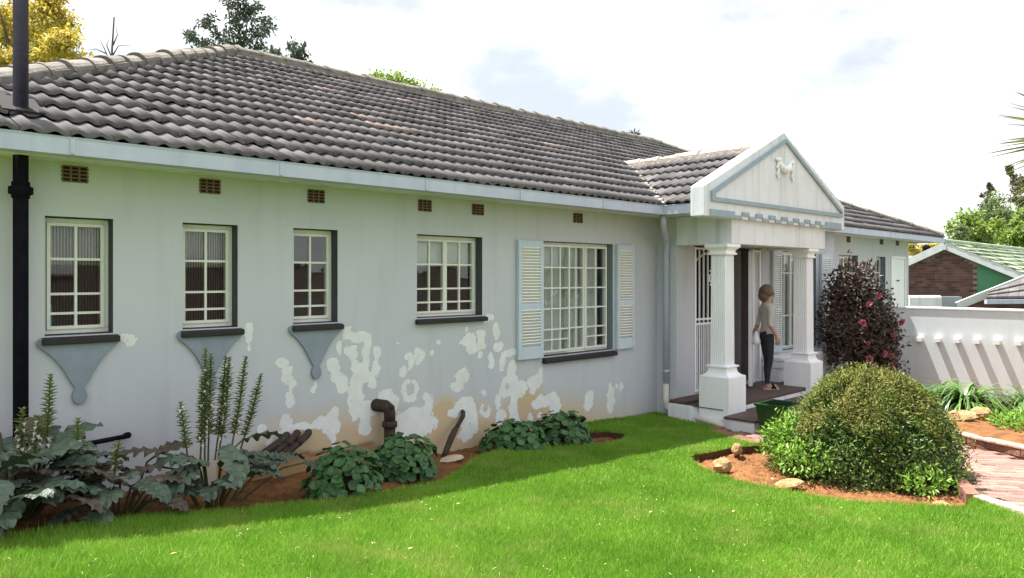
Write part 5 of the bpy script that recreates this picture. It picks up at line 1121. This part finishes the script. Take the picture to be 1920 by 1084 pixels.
tag(q.build('roof_tiles', M['gtile'], ro), kind='stuff')
q = MB(); q.tube([(NX-.2, AP[0], AP[1]+.02), (40, AP[0], AP[1]+.02)], .09, 8); q.build('ridge', M['gtile'], ro)
q = MB(); q.box(NX+.2, 39.5, 4.4, 4.6, -.7, zg_(4.4)-.1); q.box(NX+.2, 39.5, 9.9, 10.1, -.7, zg_(10.1)-.1); q.build('wall', M['mortar'], nb)
q = MB(); q.tube([(27.2, 8.2, 2.3), (27.2, 8.2, 2.62)], .07, 8); q.ball((27.2, 8.2, 2.68), .13, .13, .1); q.build('flue', M['pipe'], nb)
# near outbuilding with white bargeboard, brick gable, grey tiles
ob = thing('outbuilding', 'low brick outbuilding with white sloping bargeboard and grey tiles behind the garden wall', 'outbuilding', (20, 3.5, -.5))
A_, B_ = at(1794, 574, 18.5), at(1960, 508, 18.5)
dirb = (B_-A_); hd = Vector((dirb.x, dirb.y, 0)).normalized(); nrm = Vector((-FWD[0], -FWD[1], 0))
q = MB(); q.bar(A_, B_, .06, .19, (0, 0, 1)); q.build('bargeboard', M['nbtrim'], ob)
q = MB(); q.prism([(A_+hd*.15).to_tuple(), (B_).to_tuple(), (B_.x, B_.y, -.6), ((A_+hd*.15).x, (A_+hd*.15).y, -.6)] and [(0.15, A_.z-.02), (hd.dot(B_-A_), B_.z-.08), (hd.dot(B_-A_), -.7), (.15, -.7)], lambda a, c, d: tuple(Vector((A_.x, A_.y, 0))+hd*a+Vector((0, 0, c))-nrm*d), .05, .25); q.build('wall', M['nbrick'], ob)
e0_, e1_ = at(1850, 560, 17.6), at(1990, 558, 17.6); t0_, t1_ = at(1856, 545, 18.2), at(1990, 500, 18.45)
for i in range(3):
    for j in range(7):
        f0, f1 = i/3, (i+1.15)/3; a0 = e0_.lerp(t0_, f0); a1 = e1_.lerp(t1_, f0); c0 = e0_.lerp(t0_, f1); c1 = e1_.lerp(t1_, f1); q = MB()
        p = [a0.lerp(a1, j/7), a0.lerp(a1, (j+.97)/7), c0.lerp(c1, (j+.97)/7), c0.lerp(c1, j/7)]; up = Vector((0, 0, .05)); n_ = len(q.v)
        q.loft([[tuple(p[0]), tuple(p[1]), tuple(p[2]-up), tuple(p[3]-up)], [tuple(p[0]+up), tuple(p[1]+up), tuple(p[2]), tuple(p[3])]]); q.build('roof_tile', M['tile_obj'], ob)
q = MB(); q.bar(at(1848, 566, 17.5), at(1990, 565, 17.5), .1, .1); q.build('gutter', M['gutter'], ob)
yw = thing('yard_wall', 'low grey plastered yard wall behind the garden wall at the house corner', 'wall', (19, 6, -.5)); yw['kind'] = 'thing'
p0, p1 = at(1690, 556, 18.8), at(1800, 563, 18.8)
q = MB(); q.obox(((p0.x+p1.x)/2, (p0.y+p1.y)/2, .4), ((p1.x-p0.x)/2, (p1.y-p0.y)/2, 0), (.06, .06, 0), (0, 0, 1.21-.4)); q.build('wall', mat('grey_plaster', (.26, .30, .33, 1), (.30, .34, .37, 1), .8, 2), yw)
q = MB(); q.obox((p1.x-.75, p1.y+.62, 1.05), (.32, -.28, 0), (.1, .1, 0), (0, 0, .19)); q.build('panel', M['trim'], yw, bev=.05)

# ================================================================ STONES, POT, SMALL THINGS
def stone(label, c, rx, ry, rz, rot, seed, m='stone', group='sandstone rocks in the beds'):
    q = MB(); q.ball((0, 0, 0), rx, ry, rz, 12, 8, .13, seed); o = q.build('rock', M[m], None); o.data.polygons.foreach_set('use_smooth', [False]*len(o.data.polygons))
    o.location = c; o.rotation_euler = (random.Random(seed).uniform(-.2, .2), random.Random(seed+1).uniform(-.2, .2), rot)
    s = o.modifiers.new('round', 'BEVEL'); s.width = .012; s.segments = 2
    return tag(o, label, 'rock', group)
stone('rounded yellow sandstone rock near the left corner of the red soil bed', (5.87, 3.40, .06), .115, .085, .068, .6, 1)
stone('flat thin sandstone slab standing in the middle of the red soil bed', (5.77, 2.74, .05), .115, .07, .03, -.6, 2)
stone('small half buried rock at the lawn edge of the red soil bed', (5.60, 2.12, .055), .07, .05, .026, -.7, 3)
stone('pale half buried rock just left of the pale kerb corner', (5.95, 1.70, .055), .075, .06, .045, -.7, 4)
stone('pale rock under the bright shrub where bed meets lawn', (6.52, 3.62, .06), .07, .05, .06, .3, 5)
stone('long flat pale rock lying on the bed above the brick edging', (10.15, 2.72, .02), .24, .13, .07, -.8, 6)
stone('squat brown rock behind the long flat pale one', (10.75, 2.62, -.01), .14, .13, .085, 0, 7)
stone('flat round slab under the leaning waste pipe', (4.28, 5.18, .075), .13, .1, .03, .2, 8, 'kerb', None)
for i, (x, y, s_) in enumerate(((3.1, 4.44, .018), (2.35, 4.56, .014), (6.1, 4.72, .03), (5.6, 2.9, .016), (5.75, 2.5, .013), (6.0, 3.0, .015))):
    stone(('pebble on the soil right of the first round leaved shrub', 'pebble on dark soil below the tall flower spikes', 'brown stone at the right tip of the wall bed', 'pebble nearest the flat slab, on its left', 'pebble between slab and lawn edge', 'pebble between the yellow rock and bush')[i], (x, y, float(soil_z(np.array([x]), np.array([y]))[0])+.006), s_, s_*.8, s_*.6, i, 20+i, 'kerb', 'pebbles on the soil')
pot = thing('planter_pot', 'square dark green glazed planter pot in front of the porch step', 'plant pot', (7.71, 3.77, -.05))
q = MB(); cx, cy = 7.71, 3.775
q.loft([rect(cx, cy, .135, -.045), rect(cx, cy, .185, .315), rect(cx, cy, .198, .318), rect(cx, cy, .20, .345), rect(cx, cy, .172, .345), rect(cx, cy, .165, .26)]); q.build('pot', M['pot'], pot, bev=.006)
q = MB(); q.loft([rect(cx, cy, .164, .25), rect(cx, cy, .164, .262)]); q.build('soil', M['cut'], pot)
bt = thing('bottle', 'small blue plastic bottle standing inside the first window', 'bottle', (1.235, 5.665, 1.36))
M['bluep'] = mat('blue_plastic', (.12, .34, .50, 1), None, .35); q = MB(); n = 12
q.loft([[(1.235+r*math.cos(2*PI*k/n), 5.66+r*math.sin(2*PI*k/n), z) for k in range(n)] for r, z in ((.028, 1.365), (.03, 1.37), (.03, 1.50), (.022, 1.53), (.011, 1.545), (.011, 1.57))]); q.build('body', M['bluep'], bt, True)
q = MB(); q.tube([(1.235, 5.66, 1.57), (1.235, 5.66, 1.6)], .014, 10); q.build('cap', M['white'], bt)
for i, (x, y, r_) in enumerate(((2.4, 3.25, .5), (4.1, 2.9, 1.2), (3.2, 3.8, 2.1), (4.55, 2.55, .2), (1.35, 3.75, 2.6))):
    q = MB(); z = gzf(x)+.028; q.quad((x-.018, y, z), (x, y-.008, z+.004), (x+.02, y, z+.002), (x, y+.008, z+.005)); o = q.build('fallen_leaf', mat('dry_leaf', (.45, .33, .12, 1), (.55, .42, .2, 1), .8, 9) if i == 0 else bpy.data.materials['dry_leaf'], None)
    tag(o, ('dry leaf lying on the grass near the bottom left', 'dry leaf on the grass left of the round bush bed', 'dry leaf near the shadow edge on the lawn', 'dry leaf on the lawn toward the bottom right', 'pale dry blade on the lawn in front of the acanthus')[i], 'leaf', 'dry leaves on the lawn')

# ================================================================ PERSON
def person():
    base = Vector((9.44, 4.80, .21)); f = Vector((.80, -.60, 0)).normalized(); l = Vector((-f.y, f.x, 0))
    K_ = .85; P = lambda a, b_, c: base+f*a*K_+l*b_*K_+Vector((0, 0, c*K_))
    pe = thing('person', 'person in dark leggings, beige top and black sandals standing on the porch', 'person', base)
    J = {}; E = []
    def add(nm, p, r, par=None):
        J[nm] = (len(J), p, r)
        if par is not None: E.append((J[par][0], J[nm][0]))
    add('pelvis', P(0, 0, .86), (.125, .105)); add('waist', P(.005, 0, 1.0), (.115, .09), 'pelvis'); add('chest', P(.01, 0, 1.17), (.13, .10), 'waist'); add('upper', P(0, 0, 1.28), (.12, .085), 'chest')
    add('neck', P(.0, 0, 1.36), (.05, .05), 'upper'); add('head0', P(.02, 0, 1.42), (.062, .062), 'neck'); add('head1', P(.028, 0, 1.50), (.083, .075), 'head0'); add('head2', P(.02, 0, 1.575), (.07, .066), 'head1')
    for s, nm in ((1, 'l'), (-1, 'r')):
        dx = .05 if s > 0 else -.02
        add('hip'+nm, P(0, s*.075, .80), (.088, .085), 'pelvis'); add('knee'+nm, P(.02+dx*.5, s*.075, .44), (.058, .056), 'hip'+nm); add('calf'+nm, P(-.005+dx*.8, s*.075, .30), (.052, .05), 'knee'+nm); add('ank'+nm, P(-.01+dx, s*.075, .07), (.034, .034), 'calf'+nm)
        add('heel'+nm, P(-.03+dx, s*.075, .035), (.034, .032), 'ank'+nm); add('ball'+nm, P(.10+dx, s*.08, .028), (.036, .024), 'heel'+nm); add('toe'+nm, P(.155+dx, s*.08, .022), (.028, .016), 'ball'+nm)
        add('sh'+nm, P(-.005, s*.155, 1.27), (.055, .05), 'upper'); add('elb'+nm, P(-.05, s*.20, 1.02), (.038, .036), 'sh'+nm)
        wr = P(.05 if s < 0 else -.13, s*.205, .86 if s < 0 else .84); add('wr'+nm, wr, (.026, .026), 'elb'+nm); add('hand'+nm, wr+Vector((0, 0, -.06))+f*.02, (.03, .02), 'wr'+nm)
        hp = wr+Vector((0, 0, -.06))+f*.02
        for i in range(4): add('f%s%d' % (nm, i), hp+f*(.022*(i-1.5)*.8)+Vector((0, 0, -.045-.008*(i in (1, 2)))), (.009, .009), 'hand'+nm); add('g%s%d' % (nm, i), hp+f*(.022*(i-1.5)*.8+.01)-l*s*.018+Vector((0, 0, -.075-.008*(i in (1, 2)))), (.0075, .0075), 'f%s%d' % (nm, i))
        add('th'+nm, hp+f*.04+Vector((0, 0, -.02)), (.010, .010), 'hand'+nm)
    me = bpy.data.meshes.new('body'); me.from_pydata([tuple(v[1]) for v in J.values()], E, [])
    o = bpy.data.objects.new('tmp', me); COL.objects.link(o); sk = o.modifiers.new('s', 'SKIN'); sk.use_smooth_shade = True
    for (i, p, r) in J.values(): me.skin_vertices[0].data[i].radius = (r[0]*K_, r[1]*K_); me.skin_vertices[0].data[i].use_root = (i == 0)
    sub = o.modifiers.new('d', 'SUBSURF'); sub.levels = 2; sub.render_levels = 2
    dg = bpy.context.evaluated_depsgraph_get(); dg.update(); bm_ = bpy.data.meshes.new_from_object(o.evaluated_get(dg)); bpy.data.objects.remove(o)
    bm_.name = 'body'; bm_.materials.clear()
    for m_ in (mat('skin', (.36, .20, .14, 1), (.40, .23, .165, 1), .6, 9, spec=.3), mat('dark_leggings', (.018, .018, .024, 1), (.03, .03, .038, 1), .8, 12, bump=.2), mat('beige_top', (.42, .385, .35, 1), (.47, .43, .39, 1), .9, 7, bump=.3)): bm_.materials.append(m_)
    idx = []
    for p in bm_.polygons:
        c = p.center; z = (c.z-base.z)/K_; off = abs((c-base).dot(l))/K_; k = 0
        if .085 < z < .93 and off < .165: k = 1
        elif .085 < z <= .9 and off < .13: k = 1
        if z >= .89 and z < 1.345 and (off < .16 or z > 1.0): k = 2
        if z < .085 or z > 1.345: k = 0
        if k == 1 and z > .6 and (off > .168 or abs((c-base).dot(f)) > .125*K_): k = 0
        idx.append(k)
    bm_.polygons.foreach_set('material_index', idx); bm_.polygons.foreach_set('use_smooth', [True]*len(idx)); bm_.update()
    bo = link(bpy.data.objects.new('body', bm_), pe)
    q = MB(); q.ball(P(-.008, 0, 1.535), .098, .098, .095, 14, 9, .03, 3); q.ball(P(-.05, 0, 1.47), .07, .075, .09, 12, 8, .03, 4); q.build('hair', mat('brown_hair', (.10, .072, .055, 1), (.15, .11, .085, 1), .6, 20), pe, True)
    q = MB(); q.ball(P(.115, 0, 1.485), .014, .011, .02, 8, 6); q.build('nose', bpy.data.materials['skin'], pe, True)
    for s in (1, -1): q = MB(); q.ball(P(.102, s*.03, 1.505), .009, .012, .006, 8, 6); q.build('eye', M['pipe'], pe, True)
    q = MB(); q.ball(P(.105, 0, 1.445), .008, .022, .006, 8, 6); q.build('mouth', mat('lips', (.3, .1, .09, 1), None, .5), pe, True)
    for s in (1, -1):
        dx = .05 if s > 0 else -.02; q = MB(); ol_ = [(-.07, .03), (-.02, .04), (.08, .045), (.15, .04), (.19, .0), (.15, -.04), (.08, -.045), (-.02, -.04), (-.07, -.03)]
        q.prism(ol_, lambda a, b_, c: tuple(P(a+dx, s*.08+b_, c)), .001, .014); sa = q.build('sandal', mat('pale_sole', (.5, .42, .38, 1), None, .7) if s > 0 else bpy.data.materials['pale_sole'], pe)
        for a0, a1 in ((.05, .11), (.10, .05)):
            q = MB(); q.tube([tuple(P(a0+dx, s*.08+.046, .012)), tuple(P((a0+a1)/2+dx, s*.08+.03, .05)), tuple(P((a0+a1)/2+dx, s*.08-.03, .05)), tuple(P(a1+dx, s*.08-.046, .012))], .014, 6); q.build('strap', M['pipe'], sa, True)
    hp = P(-.15, .06, .82)
    ct = MB(); ct.loft([[tuple(hp+f*(.045*w_*math.cos(t))+l*(.06*w_*math.sin(t))+Vector((0, 0, dz))) for t in np.linspace(0, 2*PI, 11)[:-1]] for w_, dz in ((.3, .07), (.6, .04), (.9, -.01), (1.25, -.06), (1.0, -.11))]); c_ = ct.build('cloth', M['white'], None, True)
    tag(c_, 'crumpled white cloth held at hip height by the person on the porch', 'cloth')
person()
